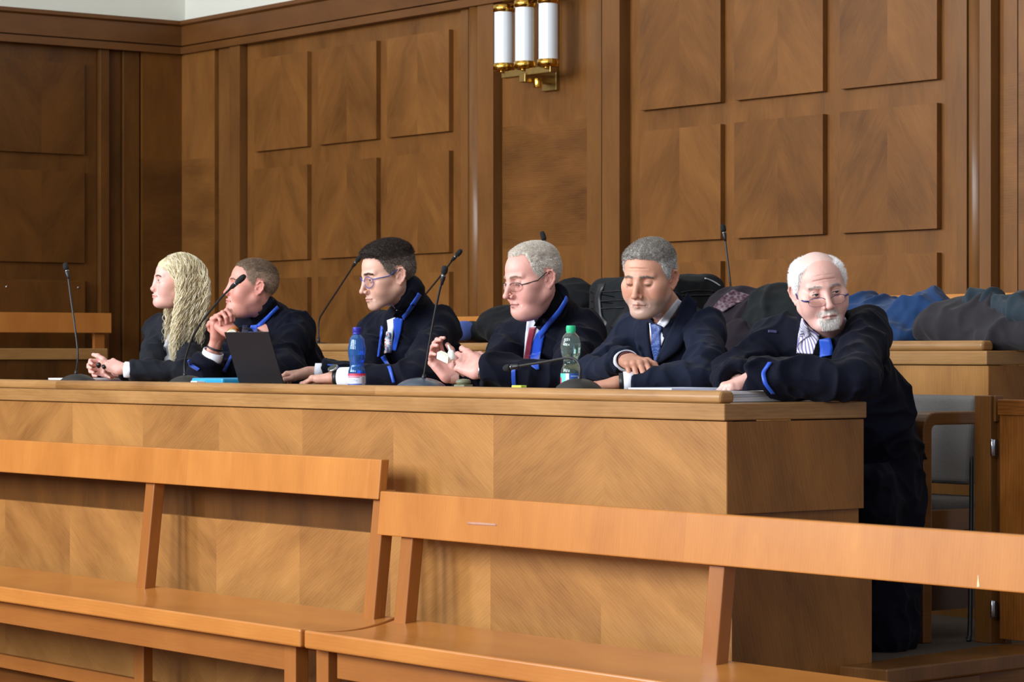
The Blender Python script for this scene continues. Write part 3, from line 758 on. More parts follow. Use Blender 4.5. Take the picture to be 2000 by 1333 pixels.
def head_color(Q, N, P):
    """albedo for points Q (head frame) ; N normals (head frame)"""
    base = np.clip(L3(P.get('skin', '#c99a86')) * np.array((1.20, 1.20, 1.24)), 0, 1); n = len(Q); c = np.tile(base, (n, 1))
    X, Y, Z = Q[:, 0], Q[:, 1], Q[:, 2]; AX = np.abs(X)
    def G(cx, cy, cz, rx, ry, rz, sym=True):
        xx = AX if sym else X
        return np.exp(-(((xx - cx) / rx) ** 2 + ((Y - cy) / ry) ** 2 + ((Z - cz) / rz) ** 2))
    def mixc(c, col, w): w = np.clip(w, 0, 1)[:, None]; return c * (1 - w) + L3(col) * w
    red = P.get('red', '#b5675a'); ra = P.get('redamt', .5)
    c = mixc(c, red, ra * (G(.045, -.065, -.035, .022, .03, .022) + .8 * G(0, -.113, -.040, .014, .016, .012) + .7 * G(.080, .02, -.005, .014, .03, .035)))
    c = mixc(c, red, ra * .35 * fbm(Q, (30, 30, 30), 3))
    c = mixc(c, P.get('lipc', '#a3605a'), .75 * np.exp(-(((Z + .0718 - P.get('corner', 0) * (AX / .023) ** 2) / .0065) ** 4)) * (AX < .0245) * (Y < -.084) * np.clip((Y + .080) / -.006, 0, 1))
    # eye surround
    c = mixc(c, '#8a5b50', .45 * G(.0315, -.085, -.010, .016, .012, .006) + .4 * G(.0315, -.086, .006, .016, .010, .004))
    bz = .0215 + P.get('browz', 0)
    w = np.exp(-(((Z - bz - .10 * (AX - .012) * (AX < .034) + .25 * np.clip(AX - .034, 0, 1)) / .0042) ** 4)) * (AX > .010) * (AX < .050) * (Y < -.055)
    w = w * (.55 + .6 * vnoise(Q, (500, 500, 200), 5))
    c = mixc(c, P.get('browc', '#5b4636'), w * P.get('brow_a', .8))
    st = P.get('stubble')
    if st:
        m = np.clip((-.045 - Z) / .02, 0, 1) * np.clip((.02 - Y) / .03, 0, 1) * (1 - G(0, -.10, -.0715, .022, .03, .006, False) * 1.0)
        c = mixc(c, st[0], m * st[1])
    bd = P.get('beard')
    if bd:
        m = np.clip(G(0, -.10, -.094, .030, .04, .017, False) * 1.5, 0, 1) + np.clip(1.5 * G(0, -.105, -.058, .025, .03, .0055, False), 0, 1) + .8 * G(.027, -.09, -.075, .007, .02, .016)
        m = np.clip(m, 0, 1) * (.55 + .7 * vnoise(Q, (350, 350, 350), 9)) * (np.abs(Z + .0718) > .004 + .0 * X)
        c = mixc(c, bd[0], m * bd[1])
    sc = P.get('scalp')
    if sc:  # cropped hair shading the scalp
        m = np.clip(-hair_mask(Q, P) / .012, 0, 1); c = mixc(c, sc[0], m * sc[1])
    return np.clip(c, 0, 1)
def hair_mask(Q, P):
    """negative inside the haired region"""
    X, Y, Z = Q[:, 0], Q[:, 1], Q[:, 2]; AX = np.abs(X)
    fh = P.get('hairline', .076); rec = P.get('recede', .0)
    ys = [-.12, -.082, -.066, -.048, -.040, -.030, -.012, -.006, .002, .030, .040, .052, .075, .12]
    zs_ = [fh + .012, fh, fh - .012, .050, .030, .012, -.012, -.010, .032, .030, -.02, -.050, -.068, -.074]
    zm = np.interp(Y, ys, zs_)
    zm = zm + rec * np.exp(-((AX - .045) / .016) ** 2) * (Y < -.03) + rec * 1.2 * (Y < -.04)
    return (zm - Z) * .8
def hair_short(F, fr, P, rs):
    """cap of short hair: solid shell plus a coat of fine strands"""
    a = F.cran; n = F.n
    i = np.argwhere(np.abs(a) < .030); W_ = F.lo + i * F.h; Q = fr.loc(W_)
    th = P.get('thick', .006); top = P.get('top', .012)
    t = th + (top - th) * np.clip((Q[:, 2] - .045) / .045, 0, 1) + P.get('quiff', 0) * np.exp(-(((Q[:, 1] + .06) / .035) ** 2 + ((Q[:, 2] - .085) / .035) ** 2))
    m = hair_mask(Q, P); m = m + .0035 * (fbm(Q, (120, 120, 120), 6, 2) - .5) * 2
    if P.get('bald'):
        b = P['bald']  # (cy, cz radius) bald crown: keep hair only below
        m = np.maximum(m, (Q[:, 2] - (b[0] + b[1] * np.clip((Q[:, 1]) / .1, -1, 1))) * .8)
    t = t * np.clip((-m) / P.get('fade', .016) + .12, .05, 1)
    t = t + ((fbm(Q, (70, 90, 90), 2, 3) - .5) * th * P.get('rough', .7) + (fbm(Q, (330, 60, 110), 8, 2) - .5) * .0022) * np.clip((-m) / .012, 0, 1) - .0006
    G = Field(F.lo, F.lo + (n - 1) * F.h, F.h); G.a[:] = .06; G.n = n; G.a = np.full(n, .06, np.float32)
    d = np.maximum(a[i[:, 0], i[:, 1], i[:, 2]] - t, m)
    G.a[i[:, 0], i[:, 1], i[:, 2]] = d
    inside = a < -.030; G.a[inside] = np.float32(.01)
    # hollow: keep only a shell over the skull
    sh = -(a + .006); G.a = np.maximum(G.a, sh)
    return G.mesh()
def strands(p, N, rs, cnt, ln, wd, flow, cols, lift=.5, jit=.5):
    """thin flat blades growing from surface points; flow: direction field function; returns p, tris, col"""
    idx = rs.randint(0, len(p), cnt); P0 = p[idx]; NN = N[idx]
    d = flow(P0, NN) + NN * lift + (rs.rand(cnt, 3) - .5) * jit; d /= np.linalg.norm(d, axis=1)[:, None]
    sd = np.cross(d, rs.rand(cnt, 3) - .5); sd /= np.linalg.norm(sd, axis=1)[:, None] + 1e-9
    l = (ln * (.6 + .8 * rs.rand(cnt)))[:, None]
    A = P0 + sd * wd; B = P0 - sd * wd; Cc = P0 + d * l - NN * l * .15
    V = np.stack([A, B, Cc], 1).reshape(-1, 3); T = np.arange(cnt * 3).reshape(-1, 3)
    ci = cols[rs.randint(0, len(cols), cnt)] * (.8 + .4 * rs.rand(cnt))[:, None]
    return V, T, np.repeat(ci, 3, 0)
def joinq(parts):
    """join [(p,q,c)], triangles become degenerate-free separate arrays"""
    P_, Q_, C_ = [], [], []; o = 0
    for p, q, c in parts:
        if q.shape[1] == 3: q = np.concatenate([q, q[:, 2:3]], 1)
        P_.append(p); Q_.append(q + o); C_.append(c); o += len(p)
    return np.concatenate(P_), np.concatenate(Q_), np.concatenate(C_)
def meshmix(name, quads, tris, mat, parent=None):
    """quads: (p,q,c) ; tris: (p,t,c)"""
    p1, q, c1 = quads; p2, t, c2 = tris; n1 = len(p1)
    me = bpy.data.meshes.new(name); P_ = np.concatenate([p1, p2]); n = len(P_)
    me.vertices.add(n); me.vertices.foreach_set('co', P_.astype(np.float32).ravel())
    li = np.concatenate([q.ravel(), (t + n1).ravel()]).astype(np.int32)
    me.loops.add(len(li)); me.loops.foreach_set('vertex_index', li)
    lt = np.concatenate([np.full(len(q), 4), np.full(len(t), 3)]).astype(np.int32); ls = np.concatenate([[0], np.cumsum(lt)[:-1]]).astype(np.int32)
    me.polygons.add(len(lt)); me.polygons.foreach_set('loop_start', ls); me.polygons.foreach_set('loop_total', lt)
    me.polygons.foreach_set('use_smooth', np.ones(len(lt), bool)); me.update(calc_edges=True)
    a = me.attributes.new('col', 'FLOAT_COLOR', 'POINT'); a.data.foreach_set('color', np.concatenate([np.concatenate([c1, c2]), np.ones((n, 1))], 1).astype(np.float32).ravel())
    me.materials.append(mat); o = bpy.data.objects.new(name, me); COL.objects.link(o)
    if parent is not None: setparent(o, parent)
    return o
def eyes(fr, P, parent):
    gz = P.get('gaze', (0, 0))
    for s in (-1, 1):
        c = fr.w((s * .0315, -.0765, -.001)); r = .0113 * fr.k
        R = fr.R @ Rz(gz[0]) @ Rx(gz[1]); ax = Vector(R @ np.array([0, -1, 0]))
        m = MB(); prof = [(r * math.sin(math.pi * k / 16), -r * math.cos(math.pi * k / 16)) for k in range(17)]
        m.lathe(prof, c, 24, ax, mat=M['eye'], cap=False)
        a = math.radians(31); pr = [(r * 1.012 * math.sin(a * (1 - k / 5)), r * 1.012 * math.cos(a * (1 - k / 5))) for k in range(6)]
        ir = plain('iris', P.get('iris', '#4a5a66'), .15)
        m.lathe([x for x in pr if x[0] > r * .22] + [(r * .22, r * 1.0)], c, 24, ax, mat=ir, cap=False); m.lathe([(r * .24, r * 1.0), (r * .24, r * 1.012), (0, r * 1.03)], c, 16, ax, mat=M['lash'], cap=False)
        m.build('eye', None, parent)
        op = P.get('open', .6); e = np.array((s * .0315, -.0765, -.001)); pts = []
        zc = -.0010 - (.0045 if op < .3 else 0); hz = .0062 * op + .0006
        for k in range(13):
            x = -.0112 + .0224 * k / 12; dz = (zc + hz * math.sqrt(max(0, 1 - (x / .0119) ** 2))) if op > .02 else -.0045 - .0015 * (1 - (x / .0112) ** 2)
            pts.append(Vector(fr.w(e + np.array((x, -.0136 * math.sqrt(max(.05, 1 - (x / .0152) ** 2 - (dz / .0136) ** 2)), dz)))))
        m = MB(); m.tube(pts, [(.0003 + .0006 * math.sin(math.pi * k / 12)) * P.get('lash', 1) * fr.k for k in range(13)], 6); m.build('eyelashes', M['lash'], parent)
# ---------------------------------------------------------------- hands, garments
def unit(v): v = np.array(v, float); return v / np.linalg.norm(v)
def hand_frame(w, f, pn, k=1.0):
    f = unit(f); z = -np.array(pn, float); z = unit(z - f * (z @ f)); x = np.cross(f, z)
    return Frame(np.stack([x, f, z], 1), w, k)
def hand_prims(F, fr, side, curl, spread=.06, thumb=None, sm=.004):
    """side +1 left, -1 right; curl: list of 4 (mcp,pip,dip) degrees, index first"""
    mx = [.031, .0105, -.010, -.029]; my = [.090, .095, .090, .081]; L = [(.042, .025, .021), (.046, .029, .022), (.043, .027, .022), (.034, .020, .020)]
    r0 = [.0098, .0100, .0095, .0084]
    s = side
    for j in range(4):
        F.cap((s * mx[j] * .55, .006, .0), (s * mx[j], my[j], .0), .0150, .0118, .014, fr)
    F.cap((s * .022, .012, -.006), (s * .034, .052, -.012), .015, .0135, .012, fr)      # thenar
    F.cap((s * -.022, .015, -.004), (s * -.027, .060, -.006), .013, .011, .012, fr)
    for j in range(4):
        a = 0; p = np.array((s * mx[j], my[j], .0)); sp = s * spread * (1.5 - j) * .8
        F.ell(p + (0, 0, .003), (.0108, .011, .0095), .005, fr)
        rr = r0[j]
        for m_ in range(3):
            a += math.radians(curl[j][m_]); d = np.array((math.sin(sp) * math.cos(a), math.cos(a) * math.cos(sp), -math.sin(a)))
            q = p + d * L[j][m_]; r1 = rr * (.90, .90, .80)[m_]
            F.cap(p, q, rr, r1, sm, fr)
            if m_ < 2: F.ell(q, (r1 * 1.07,) * 3, sm * .6, fr)
            p = q; rr = r1
    th = thumb or [(.024, .022, -.008), (.050, .052, -.018), (.060, .082, -.022), (.060, .108, -.024)]
    th = [(s * x, y, z) for x, y, z in th]
    F.chain(th, [.0165, .0120, .0108, .0085], .006, fr)
FIST = [(70, 85, 50)] * 4; RELAX = [(18, 25, 15), (22, 28, 16), (26, 32, 18), (32, 36, 20)]; FLATC = [(12, 14, 8), (14, 16, 8), (16, 18, 10), (22, 22, 12)]
def hand_color(Qs, base, P):
    c = np.tile(L3(base) * np.array((1.20, 1.20, 1.24)), (len(Qs), 1)); w = (.35 * fbm(Qs, (60, 60, 60), 4))[:, None]
    c = c * (1 - w) + L3(P.get('red', '#b5675a')) * w
    return c
def make_hand(P, wr, el, f, pn, side, curl, thumb=None, spread=.06, k=1.0):
    wr = np.array(wr); el = np.array(el); fr = hand_frame(wr, f, pn, k)
    c = wr + unit(f) * .07; lo = c - .165; hi = c + .165
    F = Field(lo, hi, .0017)
    d = unit(el - wr)
    F.cap(wr + d * .13, wr + unit(f) * .012, .037 * k, .0265 * k, .01, flat=(tuple(fr.R[:, 2]), .78))
    hand_prims(F, fr, side, curl, spread, thumb)
    p, q = F.mesh(); p, q = largest(p, q)
    return p, q, hand_color(p, P.get('handc', P.get('skin', '#c99a86')), P)
def halfspace(F, c, n, rad):
    """cut away everything beyond plane (c, n) within a ball"""
    c = np.array(c); n = unit(n); i0, i1 = F.box(c, rad); g = F.grid(i0, i1)
    X = [g[0][:, None, None] - c[0], g[1][None, :, None] - c[1], g[2][None, None, :] - c[2]]
    d = X[0] * n[0] + X[1] * n[1] + X[2] * n[2]; rr = np.sqrt(X[0] ** 2 + X[1] ** 2 + X[2] ** 2)
    sl = tuple(slice(i0[j], i1[j]) for j in range(3)); F.a[sl] = np.where((rr < rad) & (d > -.03), np.maximum(F.a[sl], d), F.a[sl]).astype(np.float32)
def garment(B, P):
    """robe or jacket around the joints in B"""
    h = P.get('gh', .0042); pts = np.array([B[k] for k in ('N', 'SL', 'SR', 'EL', 'ER', 'WL', 'WR', 'H')] + [np.array(x) for x in P.get('extent', [])])
    lo = pts.min(0) - .20; hi = pts.max(0) + .16
    lo[2] = min(lo[2], B['H'][2] - .12)
    F = Field(lo, hi, h)
    N, SL, SR, H = B['N'], B['SL'], B['SR'], B['H']; mid = (SL + SR) / 2
    sx = unit(SL - SR); up = unit(mid - H); up = unit(up - sx * (up @ sx)); fw = np.cross(sx, up)  # fw = backwards
    if fw[1] < 0: fw = -fw
    R = np.stack([sx, np.cross(up, sx), up], 1); fr = Frame(R, mid)
    w = P.get('bulk', 1.0); D = np.linalg.norm(mid - H)
    F.cap(SR, SL, .062 * w, .062 * w, .03)
    nb = N + (mid - N) * .1
    for s_ in (SL, SR): F.cap(nb, s_, .050, .060 * w, .05, flat=None)
    F.ell((0, .0, -.15), (.172 * w, .118 * w, .20), .05, fr)
    F.ell((0, -.01, -.34), (.165 * w, .135 * w, .19), .06, fr)
    F.ell((0, .0, -D), (.18 * w, .15 * w, .14), .07, fr)
    ar = P.get('arm', 1.0)
    for S_, E_, W_, sd in ((SL, B['EL'], B['WL'], 'L'), (SR, B['ER'], B['WR'], 'R')):
        F.cap(S_, E_, .068 * ar, .058 * ar, .035)
        d = unit(W_ - E_); cuff = W_ - d * P.get('cuff' + sd, P.get('cuff', .03)); cr = P.get('cuffr', .042)
        F.cap(E_, cuff + d * .06, .058 * ar, cr, .02, flat=((0, 0, 1), P.get('cflat', .85)))
        halfspace(F, cuff, d, .16)
        F.cap(cuff - d * .035, cuff + d * .08, cr * .62, cr * .80, .006, op='sub', flat=((0, 0, 1), P.get('cflat', .85)))
    for a in P.get('caps', []): F.cap(*a[:4], a[4])
    # neck opening
    hf = B['hf']; nape = hf.w((0, .058, P.get('napez', -.084))); fwd_ = hf.R @ np.array([0, -1, 0]); fwd_[2] = 0; fwd_ = unit(fwd_); nr = P.get('neckr', .060)
    if P.get('collar', 1):
        F.cap(N - up * .02, nape, nr + .010, nr + .003, .03)
    F.cap(N + fwd_ * .045 - up * .055 + sx * .03, N + fwd_ * .045 - up * .055 - sx * .03, P.get('front', .062), P.get('front', .062), .05)
    hd = unit(B['head'] - N)
    F.cap(N + fwd_ * .020 + hd * .035, hf.w((0, -.02, -.02)), nr - .002, nr + .022, .008, op='sub')
    F.cap(N + fwd_ * P.get('throat', .048) + hd * .045, hf.w((0, -.10, -.06)), nr - .022, nr + .03, .01, op='sub')
    if P.get('vneck'): pass
    p, q = F.mesh(); p, q = largest(p, q)
    Nn = normals(p, q)
    # folds: ridged noise, finer around the elbows, drawn out along the hang of the cloth
    A = P.get('fold', 1.0); Q = p + (np.stack([vnoise(p, (6, 6, 6), s) for s in (1, 2, 3)], 1) - .5) * .08
    r1 = 1 - np.abs(2 * vnoise(Q @ Ry(P.get('fang', 25)), (13, 9, 5), P.get('seed', 1)) - 1)
    r2 = 1 - np.abs(2 * vnoise(Q @ Rx(30) @ Ry(-35), (26, 22, 9), 5 + P.get('seed', 1)) - 1)
    dsp = A * (.021 * (r1 ** 3 - .3) + .010 * (r2 ** 2 - .4))
    for E_, S_, W_ in ((B['EL'], B['SL'], B['WL']), (B['ER'], B['SR'], B['WR'])):
        for c, rad, am in ((E_, .12, .011), (S_ * .35 + E_ * .65, .10, .008), ((E_ + W_) / 2, .12, .007), (S_, .12, .006)):
            ax = unit(W_ - S_); u = (p - c); g = np.exp(-(u ** 2).sum(1) / rad ** 2)
            ph = (u @ ax) * 150 + 5 * (vnoise(p, (16, 16, 16), 8) - .5) * 3 + (u @ unit(np.cross(ax, (0, 0, 1)) + .3)) * 40
            dsp += A * am * .55 * g * (np.sin(ph * .5) * .6 + (1 - np.abs(np.sin(ph * .27 + 1))) - .5)
    edge = np.clip((np.linalg.norm(p - N, axis=1) - .06) / .08, .1, 1)
    p = clear_desk(relax(p + Nn * (dsp * edge)[:, None], q, 2))
    return p, q, fr
LAPX = XY(556, .17)
RESTS = [(LAPX - .32, LAPX + .012, .15, .41, DT + .016), (-.46, -.10, .08, .54, DT + .034), (XY(1262, .16) - .01, XY(1262, .16) + .24, .07, .33, DT + .043), (XY(110, .35), XY(110, .35) + .34, .31, .52, DT + .042)]
def relax(p, q, n=1):
    for _ in range(n):
        s_ = np.zeros_like(p); c_ = np.zeros(len(p))
        for k in range(4):
            np.add.at(s_, q[:, k], p[q[:, (k + 1) % 4]] + p[q[:, (k + 3) % 4]]); np.add.at(c_, q[:, k], 2)
        p = p * .4 + s_ / np.maximum(c_, 1)[:, None] * .6
    return p
def clear_desk(p, m=.0015):
    """cloth and hands rest on the desk top instead of sinking into it"""
    f = (p[:, 0] < .006) & (p[:, 1] < .577)
    top = f & (p[:, 2] < DT + m) & (p[:, 2] > DT - .07); p[top, 2] = DT + m
    low = f & (p[:, 2] <= DT - .07); p[low, 1] = .579
    for x0, x1, y0, y1, zt in RESTS:
        r_ = (p[:, 0] > x0) & (p[:, 0] < x1) & (p[:, 1] > y0) & (p[:, 1] < y1) & (p[:, 2] < zt + m) & (p[:, 2] > DT - .07); p[r_, 2] = zt + m
    lip = (p[:, 1] < .062) & (p[:, 2] < DT + .04); p[lip, 1] = .063
    return p
class Cloth:
    def __init__(s, p, q): s.p = p; s.q = q; s.t = bvh(p, q)
    def px(s, x, y, lift=.004):
        d = ray(x, y).normalized(); hit = s.t.ray_cast(CAM, d)
        if hit[0] is None:
            n = s.t.find_nearest(CAM + d * 9.3); return n[0] + n[1] * lift
        n = hit[1]; n = n if n.dot(d) < 0 else -n
        return hit[0] + n * lift - d * lift * .3
def lerp(poly, t):
    """point at fraction t along a polyline (by length)"""
    P_ = [np.array(x, float) for x in poly]; l = [np.linalg.norm(P_[i + 1] - P_[i]) for i in range(len(P_) - 1)]; T = t * sum(l)
    for i, x in enumerate(l):
        if T <= x or i == len(l) - 1: return P_[i] + (P_[i + 1] - P_[i]) * (T / x if x else 0)
        T -= x
ON_GARMENT = ('velvet_collar', 'blue_facing', 'blue_piping', 'sleeve_piping', 'lapel', 'shoulder_seam_trim', 'robe_front')
def patch(name, cl, A, B, mat, parent, lift=.005, n=24, m=5, thick=.003, color=None, smooth_it=2):
    """strip of cloth laid on a garment between two edge polylines"""
    if name in ON_GARMENT and getattr(cl, 'obj', None): parent = cl.obj
    G = []
    Dr = []
    for i in range(n + 1):
        a, b = lerp(A, i / n), lerp(B, i / n)
        G.append([np.array(cl.px(*(a + (b - a) * j / m), lift)) for j in range(m + 1)]); Dr.append([np.array(ray(*(a + (b - a) * j / m)).normalized()) for j in range(m + 1)])
    G = np.array(G); Dr = np.array(Dr); dp = ((G - np.array(CAM)) * Dr).sum(2)
    for _ in range(3):      # bridge places where the strip would dive into a gap of the cloth
        d0 = dp.copy(); pad = max(3, n // 6)
        for i in range(n + 1):
            md = np.median(d0[max(0, i - pad):i + pad + 1]); bad = np.abs(d0[i] - md) > .03; dp[i][bad] = md
    G = np.array(CAM) + Dr * dp[:, :, None]
    for _ in range(smooth_it):
        H = G.copy(); H[1:-1] = (G[:-2] + 2 * G[1:-1] + G[2:]) / 4; G = H.copy(); H[:, 1:-1] = (G[:, :-2] + 2 * G[:, 1:-1] + G[:, 2:]) / 4; G = H
    p = G.reshape(-1, 3); q = np.array([[i * (m + 1) + j, i * (m + 1) + j + 1, (i + 1) * (m + 1) + j + 1, (i + 1) * (m + 1) + j] for i in range(n) for j in range(m)])
    Nn = normals(p, q); 
    if (Nn @ np.array(CF)).mean() > 0: q = q[:, ::-1]; Nn = -Nn
    # closed slab
    P2 = np.concatenate([p + Nn * thick * .5, p - Nn * thick * 1.0]); k = len(p); Q2 = [*q, *(q[:, ::-1] + k)]
    bd = [(j, j + 1) for j in range(m)] + [(n * (m + 1) + j + 1, n * (m + 1) + j) for j in range(m)] + [((i + 1) * (m + 1), i * (m + 1)) for i in range(n)] + [(i * (m + 1) + m, (i + 1) * (m + 1) + m) for i in range(n)]
    for a, b in bd: Q2.append(np.array([a, b, b + k, a + k]))
    o = meshobj(name, P2, np.array(Q2), mat, parent)
    bm = bmesh.new(); bm.from_mesh(o.data); bmesh.ops.recalc_face_normals(bm, faces=bm.faces); bm.to_mesh(o.data); bm.free()
    return o
M['robe'] = plain('navy_robe_wool', '#0a0d1b', .8, noise=.2, nscale=300, sheen=.03, bump=.5, spec=.1)
M['suit'] = plain('navy_suit_wool', '#161c2e', .8, noise=.25, nscale=500, sheen=.03, bump=.5, spec=.12)
M['blazer'] = plain('black_blazer', '#0e111c', .8, noise=.2, nscale=400, sheen=.03, bump=.2, spec=.25)
M['velvet'] = plain('black_velvet', '#06070c', .9, noise=.2, nscale=300, sheen=0, spec=.08)
M['blue'] = plain('royal_blue_satin', '#1c4fc0', .45, noise=.15, nscale=120, sheen=.1)
M['shirt'] = M['white']
def stripes(name, a, b, scale, axis=(1, 0, 0)):
    m, N, L, bs = nmat(name); tc = N.new('ShaderNodeTexCoord'); mp = N.new('ShaderNodeMapping'); L.new(tc.outputs['Object'], mp.inputs[0])
    mp.inputs['Rotation'].default_value = axis
    w = N.new('ShaderNodeTexWave'); w.inputs['Scale'].default_value = scale; w.inputs['Distortion'].default_value = .4; L.new(mp.outputs[0], w.inputs['Vector'])
    r = N.new('ShaderNodeValToRGB'); r.color_ramp.elements[0].color = lin(a); r.color_ramp.elements[1].color = lin(b); r.color_ramp.elements[0].position = .25; r.color_ramp.elements[1].position = .45
    L.new(w.outputs[0], r.inputs[0]); L.new(r.outputs[0], bs.inputs['Base Color']); setp(bs, Roughness=.75); return m
def dots(name, a, b, scale, pos=.25, c=None):
    m, N, L, bs = nmat(name); tc = N.new('ShaderNodeTexCoord'); v = N.new('ShaderNodeTexVoronoi'); v.inputs['Scale'].default_value = scale; L.new(tc.outputs['Object'], v.inputs['Vector'])
    v.inputs['Randomness'].default_value = .3 if c is None else 1.0
    r = N.new('ShaderNodeValToRGB'); r.color_ramp.elements[0].color = lin(a); r.color_ramp.elements[1].color = lin(b); r.color_ramp.elements[0].position = pos; r.color_ramp.elements[1].position = pos + .15
    if c: e = r.color_ramp.elements.new(.75); e.color = lin(c)
    L.new(v.outputs['Distance'], r.inputs[0]); L.new(r.outputs[0], bs.inputs['Base Color']); setp(bs, Roughness=.5); return m
def J(px, py, Y): return np.array(atY(px, py, Y))
def band(name, c, ax, r, w, mat, parent, flat=(0, 0, 1), f=.8, th=.004, open_=True):
    """cuff or strap: a short hollow sleeve around axis ax"""
    ax = unit(ax); fl = unit(np.array(flat, float) - ax * (np.array(flat) @ ax)); sd = np.cross(ax, fl); n = 36; m = MB(); rings = []
    for (rr, t) in ((r - th, -w / 2), (r, -w / 2), (r * 1.02, 0), (r, w / 2), (r - th, w / 2), (r - th, -w / 2)):
        rings.append([Vector(np.array(c) + ax * t + sd * rr * math.cos(2 * math.pi * k / n) + fl * rr * f * math.sin(2 * math.pi * k / n)) for k in range(n)])
    for i in range(5):
        for k in range(n): m.face([rings[i][k], rings[i][(k + 1) % n], rings[i + 1][(k + 1) % n], rings[i + 1][k]], smooth=i in (1, 2))
    return m.build(name, mat, parent)
def glasses(fr, par, frame_mat, shape, w=.026, h=.017, y=-.101, z=-.004, r=.0012, half=False, rim2=None, tilt=0, tr=None):
    o = thing_part = None
    m = MB(); gl = MB(); prof = []
    for s in (-1, 1):
        cx = s * .0325; pts = []
        for k in range(25):
            a = 2 * math.pi * k / 24; ex = 2.6 if shape == 'rect' else 2.1
            c_, s_ = math.cos(a), math.sin(a)
            X = cx + w * math.copysign(abs(c_) ** (2 / ex), c_); Z = z + h * math.copysign(abs(s_) ** (2 / ex), s_)
            Yv = y + .0105 * (abs(X) / .06) ** 2 * 1.6
            pts.append((X, Yv, Z - tilt * 0))
        W3 = [Vector(fr.w(p)) for p in pts]
        if half: up = [p for p in W3[:13]]; m.tube(up if half == 'top' else W3[12:], r * fr.k, 8)
        else: m.tube(W3, r * fr.k, 8)
        if rim2: m.tube(W3[12:] if half == 'top' else W3[:13], .0005, 6)
        gl.face(W3[:-1])
        hx = cx + s * w; hy = y + .0105 * (abs(hx) / .06) ** 2 * 1.6
        m.tube([Vector(fr.w(p)) for p in ((hx, hy, z + h * .45), (s * .070, y + .028, z + h * .5), (s * .0765, -.03, z + .010), (s * .0785, .008, .018), (s * .078, .024, .006))], [(tr or r * 1.3) * c for c in (1, 1.1, .95, .9, .8)], 8)
    m.tube([Vector(fr.w(p)) for p in ((-.0325 + w, y, z + h * .3), (0, y - .003, z + h * .55), (.0325 - w, y, z + h * .3))], r * 1.1, 8)
    o = m.build('frame', frame_mat, par)
    if M['lens'] is None:
        mm, N, L, b = nmat('spectacle_lens'); setp(b, Base_Color=(1, 1, 1, 1), Roughness=.02, IOR=1.06); b.inputs['Transmission Weight'].default_value = 1; M['lens'] = mm
    gl.build('lenses', M['lens'], par)
    return o
QUICK = False
def shirt_mesh(B, P, hf, mat, t, name='shirt', hgt=.050, rr=.0):
    """shirt collar and upper shirt seen in the opening of the robe"""
    N = B['N']; r = P.get('neck', .050) + .010 + rr; hd = unit(hf.w((0, .022, -.055)) - N); fw = hf.R @ np.array([0, -1, 0]); fw[2] = 0; fw = unit(fw * .5 + np.array((0, -.5, 0)))
    F = Field(N - .22, N + .20, .003); c = N + fw * .012
    F.cap(c - fw * .008, c + hd * .12, r - .004, r - .005, .02)
    top = N + hd * hgt; halfspace(F, top, hd * .9 + fw * .55, .16)
    F.cap(top - hd * .022 + fw * .012, top + hd * .06 + fw * .012, r - .012, r - .006, .003, op='sub')
    p, q = F.mesh(); p, q = largest(p, q); return meshobj(name, p, q, mat, t)
